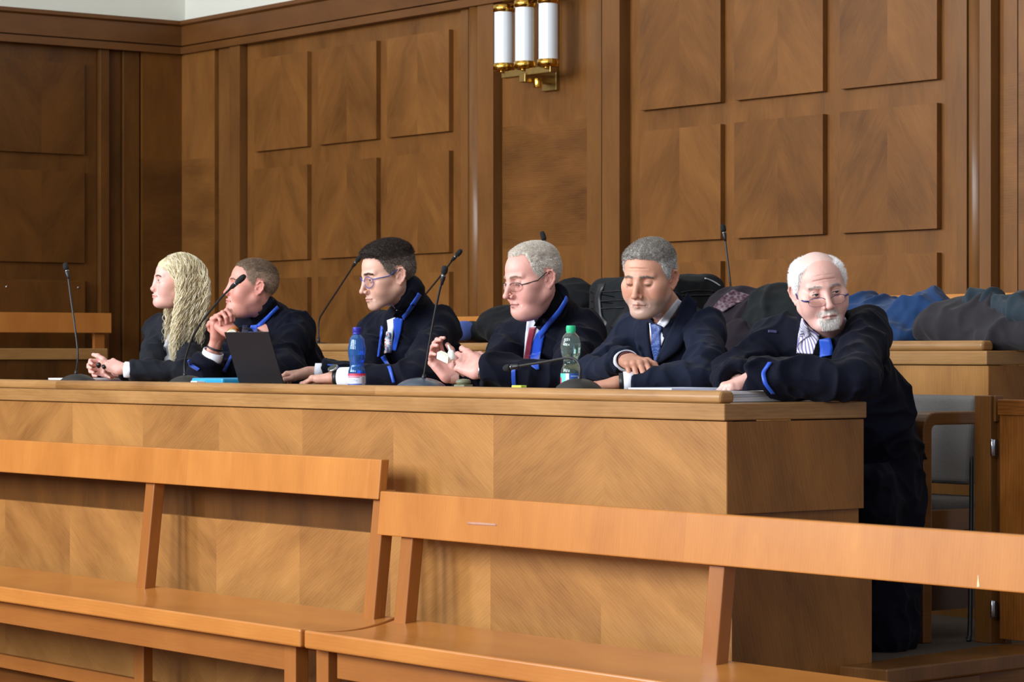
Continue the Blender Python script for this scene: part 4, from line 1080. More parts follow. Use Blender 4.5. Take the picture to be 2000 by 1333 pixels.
def person(B, P, label, hands, garm_mat, neck_extra=None):
    """B joints, P looks; returns (root, head frame, cloth)"""
    hf = B['hf']; B['head'] = hf.t
    t = thing('person', label, 'person', (float(B['H'][0]), float(B['H'][1]), Z1), 'people seated at the front desk')
    if QUICK: P['h'] = .0022
    F = head_field(hf, P)
    nb = hf.loc(np.array([B['N']]))[0]
    F.cap((0, .022, -.055), nb, P.get('neck', .050), P.get('neck', .050) - .006, .022, hf)
    F.cap((0, .010, -.06), nb + np.array((0, .004, 0)), P.get('neck', .050) - .006, P.get('neck', .050) - .012, .02, hf)
    p, q = F.mesh(); p, q = largest(p, q); N = normals(p, q); Q = hf.loc(p)
    parts = [(p, q, head_color(Q, N @ hf.R, P))]
    # trunk and arms under the clothes
    T = Field(np.min([B[k] for k in ('N', 'SL', 'SR', 'EL', 'ER', 'WL', 'WR', 'H')], 0) - .13, np.max([B[k] for k in ('N', 'SL', 'SR', 'EL', 'ER', 'WL', 'WR', 'H')], 0) + .1, .009)
    T.cap(B['H'], (B['SL'] + B['SR']) / 2, .09, .085, .05); T.cap(B['SL'], B['SR'], .03, .03, .04); T.cap(B['N'] + (0, .03, -.07), (B['SL'] + B['SR']) / 2, .030, .045, .03)
    for s in 'LR':
        T.cap(B['S' + s], B['E' + s], .042, .034, .03); T.cap(B['E' + s], B['W' + s], .034, .022, .02)
    tp, tq = T.mesh(); parts.append((tp, tq, np.tile(L3(P.get('skin', '#c99a86')), (len(tp), 1))))
    for h_ in hands:
        sd = 1 if h_['s'] == 'L' else -1
        parts.append(make_hand(P, B['W' + h_['s']], B['E' + h_['s']], h_['f'], h_['pn'], sd, h_['curl'], h_.get('thumb'), h_.get('spread', .06), h_.get('k', P.get('hk', 1.0))))
    p, q, c = joinq(parts); p = clear_desk(p)
    body = meshobj('body', p, q, M['skin'], t, c)
    eyes(hf, P, t)
    rs = np.random.RandomState(P.get('seed', 1))
    hp0, hq0, _ = parts[0]; Q0 = hf.loc(hp0); AX = np.abs(Q0[:, 0]); N0 = normals(hp0, hq0)
    bz = .0205 + P.get('browz', 0)
    bsel0 = ((AX > .011) & (AX < .049) & (np.abs(Q0[:, 2] - bz - .10 * (AX - .012) * (AX < .034) + .25 * np.clip(AX - .034, 0, 1)) < .0034) & (Q0[:, 1] < -.055))
    fl = lambda X, NN: (np.stack([np.sign(hf.loc(X)[:, 0]), np.zeros(len(X)), .25 * np.ones(len(X))], 1)) @ hf.R.T
    for sg in (-1, 1):
        bsel = np.where(bsel0 & (Q0[:, 0] * sg > 0))[0]
        V, T_, cc = strands(hp0[bsel], N0[bsel], rs, P.get('nbrow', 420) // 2, .0065, .0004, fl, np.array([L3(P.get('browc', '#5b4636')) * .8]), .25, .4)
        meshobj('eyebrow', V, T_, M['hair'], t, cc)
    if P.get('beard'):
        m_ = ((Q0[:, 2] < -.083) & (Q0[:, 2] > -.112) & (AX < .026) & (Q0[:, 1] < -.070)) | ((np.abs(Q0[:, 2] + .0585) < .0055) & (AX < .026) & (Q0[:, 1] < -.075)) | ((AX > .023) & (AX < .031) & (Q0[:, 2] < -.06) & (Q0[:, 2] > -.10) & (Q0[:, 1] < -.07))
        bs = np.where(m_)[0]; fl = lambda X, NN: np.tile(hf.R @ np.array([0, -.15, -.9]), (len(X), 1))
        V, T_, cc = strands(hp0[bs], N0[bs], rs, 3000, .0060, .0004, fl, np.array([L3(c) for c in ('#f4f2ee', '#dedad4', '#b8b2aa')]) * 1.2, .45, .4)
        meshobj('beard', V, T_, M['hair'], t, cc)
    if P.get('hair'):
        hp, hq = hair_short(F, hf, P, rs); hp, hq = largest(hp, hq, .01); hN = normals(hp, hq); cols = np.array([L3(c) for c in P['hair']])
        Qh = hf.loc(hp); side = L3(P.get('sidec', P['hair'][0])); wt = np.clip((Qh[:, 2] - .03) / .05, 0, 1)[:, None]
        hc = side * (1 - wt) + L3(P['hair'][0]) * wt; hc = hc * (.45 + 1.1 * fbm(Qh, (300, 50, 90), 3, 2))[:, None]
        out = (hN @ hf.R)
        sel = np.where(((hf.loc(hp + hN * .002) - np.array((0, .014, .03))) ** 2).sum(1) > ((Qh - np.array((0, .014, .03))) ** 2).sum(1))[0]
        def flow(X, NN):
            q_ = hf.loc(X); d = np.zeros_like(q_); top = q_[:, 2] > .06
            d[:, 1] = np.where(top, P.get('comb', -.5), .5); d[:, 2] = np.where(top, .1, -.7); d = d @ hf.R.T
            return d - NN * (d * NN).sum(1)[:, None]
        hb = P.get('hboost', 1.45); cols = cols * hb; side = side * hb
        V, Tt, cc = strands(hp[sel], hN[sel], rs, 3000 if QUICK else P.get('nstr', 22000), P.get('slen', .007) * 1.5, .0005, flow, cols, P.get('lift', .75), P.get('jit', .5))
        # strands take the colour of the hair beneath them
        z = hf.loc(V)[:, 2]; w2 = np.clip((z - .03) / .05, 0, 1)[:, None]; cc = cc * w2 + (side * (cc / (cols.mean(0)))) * (1 - w2)
        meshmix('hair', (hp, hq, hc), (V, Tt, np.clip(cc, 0, 1)), M['hair'], t)
    if QUICK: P['gh'] = .007
    gp, gq, gf = garment(B, P)
    g = meshobj(P.get('gname', 'robe'), gp, gq, garm_mat, t)
    cl = Cloth(gp, gq); cl.obj = g; pp, pq, _ = joinq([(gp, gq, gp), (parts[0][0], parts[0][1], parts[0][0])]); cl.all = Cloth(pp, pq); cl.all.obj = g
    return t, hf, cl, gf, F
# ================================================================ PEOPLE
def neckring(hf, B, r, mat, par, name='shirt_collar', up=.035, down=.02, th=.006, f=1.0, open_=.0, tilt=(0, 0, 0)):
    """standing collar around the neck, open at the throat"""
    ax = unit(hf.w((0, .022, -.055)) - B['N']); c = B['N'] + np.array(tilt, float)
    fwd = hf.R @ np.array([0, -1, 0]); fw2 = np.array(B.get('fwd', (0, -1, 0)), float); fw = unit(fw2 - ax * (fw2 @ ax)); sd = np.cross(ax, fw)
    n = 48; m = MB(); a0 = math.radians(open_)
    A = [a0 + (2 * math.pi - 2 * a0) * k / n for k in range(n + 1)]
    rows = []
    for rr, h in ((r * 1.08, -down), (r * 1.03, up * .5), (r, up), (r - th, up), (r - th * .6, up * .5), (r * 1.0, -down)):
        rows.append([Vector(c + (fw * math.cos(a) + sd * math.sin(a)) * rr + ax * (h - .012 * (1 + math.cos(a)) * .5)) for a in A])
    for i in range(6):
        for k in range(n): m.face([rows[i][k], rows[i][k + 1], rows[(i + 1) % 6][k + 1], rows[(i + 1) % 6][k]], smooth=True)
    for k in (0, n): m.face([rows[i][k] for i in range(6)])
    return m.build(name, mat, par)

# ---- man in the dark suit
def man5():
    hf = Frame(Rz(24) @ Rx(12) @ Ry(2), J(1269, 543, .60), 1.04)
    B = dict(hf=hf, N=J(1318, 622, .78), SL=J(1378, 652, .80), SR=J(1236, 660, .74), EL=J(1374, 738, .55), WL=J(1212, 747, .34),
             ER=J(1160, 732, .55), WR=J(1227, 703, .41)); B['H'] = np.array((B['N'][0], 1.10, .93))
    P = dict(skin='#c08e74', red='#a8604c', redamt=.55, lipc='#9c6258', open=0, lash=1.3, hair=['#8d8984', '#a5a29e', '#6d6660', '#7a716a'], sidec='#a8a8a8', browc='#8a7d72', browz=-.002, hairline=.070,
             recede=.006, thick=.006, top=.014, quiff=.004, comb=-.5, nose=1.08, nosew=1.12, corner=-.0028, wrinkles=(.045, .058), fat=.001, cheek=1.03, stubble=('#b5aba4', .45), gname='suit_jacket', arm=.95,
             cuffr=.050, cuffR=.035, cuffL=.035, cflat=.8, seed=3, fang=20, bags=1.5, slen=.0042, neck=.054, gh=.004, hboost=1.6)
    hands = [dict(s='R', f=(.88, -.36, -.14), pn=(-.25, .25, -.93), curl=[(38, 26, 14), (48, 24, 12), (56, 24, 12), (60, 26, 14)], thumb=[(.024, .020, -.006), (.052, .045, -.006), (.066, .070, -.016), (.070, .092, -.030)], spread=.05),
             dict(s='L', f=(-.72, -.62, -.12), pn=(0, 0, -1), curl=RELAX)]
    t, hf, cl, gf, F = person(B, P, 'grey-haired man in a dark navy suit and blue tie, looking down with crossed forearms', hands, M['suit'])
    shirt_mesh(B, P, hf, M['white'], t, hgt=.050)
    patch('shirt_collar', cl.all, [(1323, 584), (1302, 611), (1284, 632)], [(1332, 590), (1316, 616), (1297, 640)], M['white'], t, .006, m=4)
    V = [(1268, 632), (1270, 650), (1275, 685), (1278, 708)]; Wd = [(1318, 610), (1306, 640), (1292, 675), (1280, 708)]
    patch('shirt_front', cl, V, Wd, M['shirt'], t, .004, m=8)
    patch('necktie', cl, [(1271, 634), (1273, 648), (1273, 680), (1279, 708)], [(1297, 632), (1289, 648), (1290, 682), (1282, 710)], dots('tie_blue_check', '#8fa4d8', '#2f4683', 260, .2), t, .010, m=5, thick=.006)
    patch('lapel', cl, [(1342, 572), (1318, 625), (1298, 668), (1279, 710)], [(1362, 592), (1350, 640), (1328, 685), (1286, 712)], M['suit'], t, .008, m=6, thick=.006)
    patch('lapel', cl, [(1265, 630), (1267, 655), (1272, 688), (1277, 710)], [(1242, 642), (1240, 668), (1254, 700), (1272, 712)], M['suit'], t, .008, m=6, thick=.006)
    d = unit(B['ER'] - B['WR']); band('shirt_cuff', B['WR'] + d * .035, d, .041, .045, M['shirt'], t, f=.85)
    band('bead_bracelet', B['WR'] + d * .004, d, .033, .010, dots('bracelet_beads', '#2b1520', '#6b3a44', 200), t, f=.85, th=.006)
    d = unit(B['EL'] - B['WL']); band('shirt_cuff', B['WL'] + d * .03, d, .040, .04, M['shirt'], t, f=.85)
    band('watch_strap', B['WL'] + d * .006, d, .035, .022, M['black'], t, f=.85)
# ---- older lawyer with glasses and red tie
def robe_blue(cl, t, vel, blu, pip=None):
    if vel: patch('velvet_collar', cl, vel[0], vel[1], M['velvet'], t, .004, m=6, thick=.003)
    if blu: patch('blue_facing', cl, blu[0], blu[1], M['blue'], t, .005, m=5, thick=.003)
    if pip: patch('blue_piping', cl, pip[0], pip[1], M['blue'], t, .006, m=2, thick=.003)
def man4():
    hf = Frame(Rz(-5) @ Rx(12) @ Ry(0), J(1041, 544, .60), 1.05)
    B = dict(hf=hf, N=J(1088, 612, .77), SL=J(1140, 652, .82), SR=J(1006, 662, .76), EL=J(1108, 738, .55), WL=J(938, 724, .33),
             ER=J(965, 738, .54), WR=J(880, 738, .40)); B['H'] = np.array((B['N'][0], 1.10, .93))
    P = dict(skin='#cc9a8c', red='#b3605a', redamt=.5, lipc='#a0605c', open=.12, hair=['#b9b2a8', '#cfcac4', '#a39a90'], sidec='#aba59c', browc='#a88f7c', brow_a=.5, hairline=.073,
             recede=.020, thick=.0025, top=.009, comb=-.6, nose=1.08, nosew=1.1, corner=-.003, fat=.002, dbl=1, cheek=1.06, jaw=1.06, seed=5, cuffr=.066, cuff=.015, arm=1.05, cflat=.85, bulk=1.05, slen=.0045, neck=.056, bags=1.6, hboost=1.7)
    hands = [dict(s='L', f=(-.86, -.10, .34), pn=(.10, .75, -.55), curl=[(16, 34, 18), (24, 38, 20), (32, 42, 22), (40, 46, 22)], thumb=[(.024, .022, -.010), (.046, .050, -.028), (.050, .078, -.040), (.046, .102, -.046)], k=1.10),
             dict(s='R', f=(-.50, -.35, .80), pn=(.80, -.2, .35), curl=[(35, 45, 30), (40, 50, 30), (42, 52, 30), (48, 55, 30)], thumb=[(.024, .022, -.010), (.044, .050, -.030), (.044, .076, -.044), (.038, .098, -.052)])]
    t, hf, cl, gf, F = person(B, P, 'balding lawyer in black-rimmed glasses and dark red tie, holding a small white box', hands, M['robe'])
    shirt_mesh(B, P, hf, M['white'], t, hgt=.045)
    patch('shirt_front', cl, [(1030, 622), (1026, 655), (1022, 712)], [(1062, 625), (1048, 660), (1030, 712)], M['shirt'], t, .004, m=5)
    patch('necktie', cl, [(1035, 640), (1029, 665), (1022, 712)], [(1047, 640), (1040, 668), (1033, 712)], plain('dark_red_tie', '#8e3343', .5, noise=.15, nscale=200), t, .009, m=4, thick=.006)
    robe_blue(cl, t, ([(1090, 562), (1072, 590), (1042, 638)], [(1102, 585), (1088, 606), (1062, 636)]),
              ([(1048, 652), (1036, 680), (1034, 712), (1048, 722)], [(1068, 634), (1058, 680), (1052, 712), (1053, 722)]),
              ([(1106, 578), (1090, 604), (1064, 634), (1050, 652)], [(1110, 586), (1096, 612), (1072, 640), (1056, 662)]))
    robe_blue(cl, t, None, ([(999, 722), (999, 740), (1000, 756)], [(1007, 722), (1007, 740), (1008, 756)]))
    g = tag(thing('glasses', 'black-rimmed rectangular glasses worn by the balding lawyer with the red tie', 'glasses', tuple(hf.w((0, -.1, 0))), 'glasses the men wear'), *('black-rimmed rectangular glasses worn by the balding lawyer with the red tie', 'glasses'))
    glasses(hf, g, M['black'], 'rect', w=.0265, h=.0145, z=-.012, r=.0013, tr=.0017, half='top', rim2=True)
    d = unit(B['EL'] - B['WL']); band('watch', B['WL'] + d * .004, d, .034, .014, M['chrome'], t, f=.85)
    ring = hf
    c = J(888, 690, .30); m = MB(); m.box((-.026, -.011, -.013), (.026, .011, .013)); bx = m.build('small_box', plain('white_carton', '#e9ecd8', .6), None, bevel=.001)
    bx.location = J(868, 698, .29); bx.rotation_euler = (.3, .35, .3); tag(bx, 'small pale paper box held in the balding lawyer\'s fingers', 'box')
    m = MB(); m.lathe([(0, -.02), (.011, -.02), (.011, .010), (.004, .016), (.003, .034), (0, .036)], (0, 0, 0), 16); b2 = m.build('dropper_bottle', plain('white_plastic', '#eef0ee', .4), None)
    b2.location = J(882, 692, .27); b2.rotation_euler = (.2, -.35, 0); tag(b2, 'tiny white dropper bottle between the balding lawyer\'s hands', 'bottle')
# ---- younger lawyer with round glasses
def man3():
    hf = Frame(Rz(-12) @ Rx(12) @ Ry(0), J(758, 538, .60), 1.03)
    B = dict(hf=hf, N=J(806, 602, .76), SL=J(858, 642, .82), SR=J(742, 652, .76), EL=J(815, 737, .52), WL=J(655, 738, .34),
             ER=J(712, 730, .58), WR=J(608, 727, .42)); B['H'] = np.array((B['N'][0], 1.10, .93))
    P = dict(skin='#c69b86', red='#b06a5c', redamt=.4, lipc='#a5675f', open=.30, gaze=(0, 14), hair=['#2b2320', '#3a302a', '#1f1a18'], sidec='#5a5048', browc='#4a3a30', hairline=.072,
             recede=.008, thick=.004, top=.020, quiff=.004, comb=-.7, nose=1.0, corner=-.0025, seed=8, nbrow=700, cuffr=.064, cuffL=.10, cuffR=.05, arm=1.0, cflat=.85, slen=.0065, hboost=2.0, stubble=('#8d7468', .35), nstr=18000, fang=-25)
    hands = [dict(s='L', f=(-.80, -.58, -.06), pn=(0.1, 0, -1), curl=[(18, 30, 20), (20, 32, 20), (24, 36, 20), (28, 40, 22)], thumb=[(.024, .020, -.008), (.048, .050, -.012), (.056, .080, -.016), (.050, .106, -.020)]),
             dict(s='R', f=(-.85, -.45, -.10), pn=(0, 0, -1), curl=[(16, 34, 20), (20, 36, 20), (24, 38, 20), (28, 40, 22)])]
    t, hf, cl, gf, F = person(B, P, 'dark-haired lawyer in round blue glasses with his hands at the laptop', hands, M['robe'])
    shirt_mesh(B, P, hf, M['white'], t, hgt=.040)
    patch('shirt_front', cl, [(756, 626), (758, 640), (754, 690)], [(772, 620), (768, 650), (764, 690)], M['shirt'], t, .004, m=4)
    patch('necktie', cl, [(755, 648), (751, 672), (753, 690)], [(762, 650), (764, 672), (762, 690)], dots('floral_tie', '#c7422f', '#e8e2dc', 90, .25, '#6d88b8'), t, .009, m=3, thick=.006)
    robe_blue(cl, t, ([(803, 566), (785, 592), (768, 618)], [(814, 577), (798, 602), (781, 622)]),
              ([(768, 624), (771, 655), (765, 684)], [(788, 616), (783, 650), (773, 686)]),
              ([(817, 572), (800, 598), (785, 618)], [(823, 577), (806, 604), (789, 626)]))
    patch('blue_piping', cl, [(744, 637), (741, 665), (737, 697)], [(748, 637), (745, 665), (741, 697)], M['blue'], t, .007, m=2)
    patch('sleeve_piping', cl, [(744, 698), (758, 720), (766, 748)], [(751, 694), (764, 718), (772, 748)], M['blue'], t, .006, m=2)
    patch('sleeve_piping', cl, [(640, 712), (655, 713), (668, 720)], [(640, 714), (655, 716), (667, 723)], M['blue'], t, .006, m=2)
    d = unit(B['EL'] - B['WL']); band('shirt_cuff', B['WL'] + d * .075, d, .045, .11, M['shirt'], t, f=.85)
    ws = band('watch_strap', B['WL'] + d * .008, d, .034, .018, M['black'], t, f=.85)
    m = MB(); c = B['WL'] + d * .008 + np.array((.0, -.018, .032)); m.lathe([(.0, .0), (.020, .0), (.021, .006), (.017, .008), (0, .008)], c, 28, (.15, -.55, .8), mat=M['chrome']); m.lathe([(0, .0085), (.016, .0085)], c, 28, (.15, -.55, .8), mat=plain('watch_dial', '#3a4038', .3), cap=False)
    m.build('watch_face', None, ws)
    d = unit(B['ER'] - B['WR']); band('shirt_cuff', B['WR'] + d * .04, d, .040, .05, M['shirt'], t, f=.85)
    L_ = 'round blue-rimmed glasses worn by the dark-haired lawyer'
    g = thing('glasses', L_, 'glasses', tuple(hf.w((0, -.1, 0))), 'glasses the men wear'); glasses(hf, g, plain('blue_acetate', '#3f4f9a', .3), 'round', w=.0245, h=.0205, z=-.009, r=.0014)
# ---- lawyer resting his chin on clasped hands
def man2():
    hf = Frame(Rz(-22) @ Rx(-6) @ Ry(0), J(493, 560, .74), .99)
    B = dict(hf=hf, N=J(528, 616, .86), SL=J(578, 652, .88), SR=J(486, 658, .80), EL=J(528, 735, .58), WL=J(450, 648, .50),
             ER=J(402, 735, .46), WR=J(425, 662, .48)); B['H'] = np.array((B['N'][0] , 1.12, .93))
    P = dict(skin='#c58b7a', red='#b05a50', redamt=.6, lipc='#9c5a55', open=.40, hair=['#6a5848', '#7a6654', '#5a4a3c'], sidec='#8a7260', browc='#8a6a55', brow_a=.5, hairline=.074,
             recede=.006, thick=.0022, top=.005, comb=-.5, nose=.92, nosew=1.2, corner=-.003, fat=.005, dbl=1, cheek=1.08, jaw=1.05, seed=11, cuffr=.056, cuffL=.055, cuffR=.09, arm=1.05, bulk=1.08, slen=.0028, hboost=1.5, scalp=('#8a705e', .6), neck=.060, fang=10, front=.085, neckr=.053, fold=1.2, caps=[(J(440, 715, .66), J(560, 725, .68), .075, .08, .05), (J(470, 680, .76), J(480, 740, .70), .08, .08, .05)])
    hands = [dict(s='L', f=(-.62, -.25, .50), pn=(-.35, .30, -.8), curl=[(60, 50, 25), (62, 55, 25), (62, 60, 28), (62, 60, 30)], thumb=[(.024, .022, -.010), (.040, .048, -.030), (.032, .070, -.044), (.020, .086, -.050)]),
             dict(s='R', f=(.12, -.05, .98), pn=(.9, .2, -.1), curl=[(55, 70, 40), (58, 72, 40), (60, 75, 40), (62, 76, 40)], thumb=[(.024, .022, -.010), (.042, .052, -.028), (.034, .078, -.040), (.022, .095, -.046)])]
    t, hf, cl, gf, F = person(B, P, 'lawyer with cropped hair resting his chin on clasped hands beside the blonde woman', hands, M['robe'])
    shirt_mesh(B, P, hf, M['white'], t, hgt=.030)
    robe_blue(cl, t, ([(538, 585), (512, 610), (492, 630)], [(542, 598), (524, 618), (502, 640)]),
              ([(490, 636), (484, 650), (478, 664)], [(505, 634), (502, 650), (500, 668)]),
              ([(541, 597), (522, 616), (502, 634)], [(545, 603), (526, 622), (506, 642)]))
    patch('necktie', cl, [(474, 636), (472, 650), (472, 664)], [(486, 636), (485, 650), (480, 664)], plain('dark_tie', '#1b1d3a', .6), t, .005, m=3)
    patch('sleeve_piping', cl, [(366, 705), (370, 716), (386, 725)], [(370, 702), (375, 712), (390, 721)], M['blue'], t, .006, m=2)
    patch('sleeve_piping', cl, [(450, 694), (442, 710), (434, 724)], [(454, 697), (447, 714), (440, 728)], M['blue'], t, .006, m=2)
    d = unit(B['ER'] - B['WR']); band('shirt_cuff', B['WR'] + d * .085, d, .046, .06, M['shirt'], t, f=.9, flat=(0, 1, 0))
    band('bead_bracelet', B['WR'] + d * .04, d, .035, .008, M['black'], t, f=.9, flat=(0, 1, 0))
    d = unit(B['EL'] - B['WL']); ws = band('watch_strap', B['WL'] + d * .012, d, .034, .018, plain('orange_leather', '#b8622a', .5), t, f=.85, flat=(0, 1, 0))
    m = MB(); tc = -np.array(ray(440, 640).normalized()); c = B['WL'] + d * .012 + tc * .028
    m.lathe([(.0, .0), (.021, .0), (.022, .007), (.018, .009), (0, .009)], c, 28, tc, mat=plain('gold_case', '#d9b070', .25, 1)); m.lathe([(0, .0095), (.0165, .0095)], c, 28, tc, mat=plain('ivory_dial', '#e8e2d2', .4), cap=False); m.build('watch_face', None, ws)
# ---- blonde woman
def woman():
    hf = Frame(Rz(-17) @ Rx(-2) @ Ry(0), J(343, 550, .64), .93)
    B = dict(hf=hf, N=J(366, 622, .74), SL=J(392, 652, .80), SR=J(312, 648, .74), EL=J(360, 730, .56), WL=J(240, 722, .36),
             ER=J(290, 728, .54), WR=J(222, 726, .42)); B['H'] = np.array((B['N'][0], 1.08, .93))
    P = dict(skin='#d3a597', red='#c0756c', redamt=.45, lipc='#b0625e', lip=1.15, open=.62, lash=1.8, iris='#5f7686', browc='#7d6650', jaw=.90, fat=.001, corner=-.0028, nose=.88, nosew=.9, brow=.6, mouth=.95, chinw=.9, seed=13, cuffr=.046, cuff=.035, arm=.82, bulk=.88,
             gname='blazer', cflat=.85, neck=.044, neckr=.052, hk=.92, fold=.8, ear=.9)
    hands = [dict(s='L', f=(-.86, -.30, .26), pn=(.15, .45, -.85), curl=[(48, 62, 34), (54, 64, 34), (60, 66, 34), (64, 68, 34)], thumb=[(.024, .022, -.010), (.044, .050, -.030), (.038, .076, -.044), (.026, .094, -.052)]),
             dict(s='R', f=(-.80, -.30, .20), pn=(.5, -.5, -.2), curl=[(58, 68, 36), (60, 70, 36), (64, 70, 36), (66, 70, 36)])]
    t, hf, cl, gf, F = person(B, P, 'woman with long wavy blonde hair in a black blazer, hands together on the desk', hands, M['blazer'])
    shirt_mesh(B, P, hf, M['white'], t, 'blouse_collar', hgt=-.02)
    patch('blouse', cl, [(331, 645), (322, 670), (312, 708)], [(352, 645), (350, 680), (334, 712)], M['white'], t, .004, m=6)
    sk = meshobj
    d = unit(B['EL'] - B['WL']); band('shirt_cuff', B['WL'] + d * .03, d, .039, .045, M['white'], t, f=.85)
    # hair
    rs = np.random.RandomState(2); cols = [L3(c) for c in ('#e6dcbc', '#f0e8d0', '#d6c79f', '#ddd1ae', '#c4b088')]
    Vs, Qs, Cs = [], [], []; off = 0; n = 44; ns = 5
    cnt = 300 if QUICK else 1300
    for k in range(cnt):
        u = rs.rand()
        # root on the scalp around a parting slightly to the right of the crown
        s = 1 if rs.rand() < .72 else -1
        y0 = rs.uniform(-.070, .10) if rs.rand() < .62 else rs.uniform(-.081, -.050); a = rs.rand() ** 1.3
        zt = .112 - .35 * (y0 - .02) ** 2 * 18 * .1
        ang = a * 1.45
        rx_, rz_ = .076, .088
        root = np.array((s * rx_ * math.sin(ang), .014 + (y0 - .014) * (1.0), .032 + rz_ * math.cos(ang)))
        sc_ = math.sqrt(max(.05, 1 - ((root[1] - .014) / .098) ** 2)); root[0] *= sc_; root[2] = .032 + (root[2] - .032) * sc_
        nrm = unit(root - np.array((0, .014, .032)))
        root = root + nrm * .002
        side = np.array((s, 0, 0)); cl_ = int((y0 + .1) * 70) * 5 + int(a * 5); ph = (cl_ * 2.4) % 6.28 + rs.normal(0, .5); wl = .050 + .022 * ((cl_ * .37) % 1) + rs.normal(0, .002); amp = .0035 + .0045 * ((cl_ * .71) % 1)
        L_ = rs.uniform(.30, .50) if y0 < .05 else rs.uniform(.26, .44)
        if s < 0: L_ *= .8
        bulge = rs.uniform(.008, .075) * (1 if y0 > -.04 else .55)
        fx = s * (rx_ * 1.0 + bulge); fy = max(root[1], -.030 + rs.uniform(0, .015)) + (.018 if y0 > .04 else rs.uniform(0, .03)); 
        pts = []
        for i in range(n):
            t_ = i / (n - 1); dd = t_ * L_
            # leave along the scalp then fall
            w = min(1, dd / .11); w = w * w * (3 - 2 * w)
            sweep = root + side * .085 * (dd / .11) * .8 + np.array((0, .022 * dd / .1, .014 * math.sin(min(1, dd / .06) * 3.14)))
            fall = np.array((fx * (1 - .25 * max(0, t_ - .55)), fy + .025 * t_, root[2] - dd * .95 + .02))
            p = sweep * (1 - w) + fall * w
            g = np.array(((p[0]) / .083, (p[1] - .014) / .104, (p[2] - .032) / .092)); gl_ = np.linalg.norm(g)
            if gl_ < 1 and p[2] > -.03: p = np.array((0, .014, .032)) + (p - np.array((0, .014, .032))) / max(gl_, .3)
            if p[2] < -.06 and t_ > .2:    # gather towards the chest
                f_ = min(1, (-.06 - p[2]) / .22); p = p + np.array((s * .0 - p[0] * .25 * f_, -.030 * f_, 0))
            env = min(1, dd / .06)
            p = p + env * amp * np.array((math.sin(dd / wl * 6.28 + ph) * .7, math.cos(dd / wl * 6.28 + ph), .2 * math.sin(dd / wl * 6.28)))
            pts.append(hf.w(p))
        pts = np.array(pts)
        # world: hair rests on the shoulder
        T_ = np.gradient(pts, axis=0); T_ /= np.linalg.norm(T_, axis=1)[:, None]; a_ = np.cross(T_, (0.3, .4, .1)); a_ /= np.linalg.norm(a_, axis=1)[:, None]; b_ = np.cross(T_, a_)
        r = rs.uniform(.0013, .0027) * np.interp(np.linspace(0, 1, n), [0, .15, .7, 1], [.6, 1, .9, .12])
        for j in range(ns):
            aa = 2 * math.pi * j / ns; Vs.append(pts + (a_ * math.cos(aa) + b_ * math.sin(aa) * .6) * r[:, None])
        base = off + np.arange(n)[:, None]; idx = np.arange(n - 1)
        for j in range(ns):
            j2 = (j + 1) % ns; Qs.append(np.stack([off + j * n + idx, off + j2 * n + idx, off + j2 * n + idx + 1, off + j * n + idx + 1], 1))
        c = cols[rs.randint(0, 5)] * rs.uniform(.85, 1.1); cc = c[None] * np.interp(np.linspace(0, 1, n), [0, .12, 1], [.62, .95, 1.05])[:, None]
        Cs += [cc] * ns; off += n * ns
    V = np.concatenate(Vs); Qf = np.concatenate(Qs); C = np.clip(np.concatenate(Cs), 0, 1)
    # scalp cap beneath the locks
    i = F.cran; Pc = dict(P, hairline=.066, thick=.003, top=.004, hair=['#b39f78']); hp, hq = hair_short(F, hf, Pc, rs); hp, hq = largest(hp, hq)
    p, q, c = joinq([(V, Qf, C), (hp, hq, np.tile(L3('#d0c098'), (len(hp), 1)))])
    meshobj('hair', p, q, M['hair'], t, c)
    m = MB(); m.lathe([(0, -.014), (.008, -.013), (.011, 0), (.008, .013), (0, .014)], J(193, 714, .27), 16, (.6, -.3, .3)); m.lathe([(0, -.010), (.008, -.008), (.008, .008), (0, .01)], J(203, 717, .27), 16, (1, -.3, -.4))
    tag(m.build('hair_clip', plain('black_clip_plastic', '#08080a', .35)), 'small black plastic clip in the blonde woman\'s fingers', 'clip')
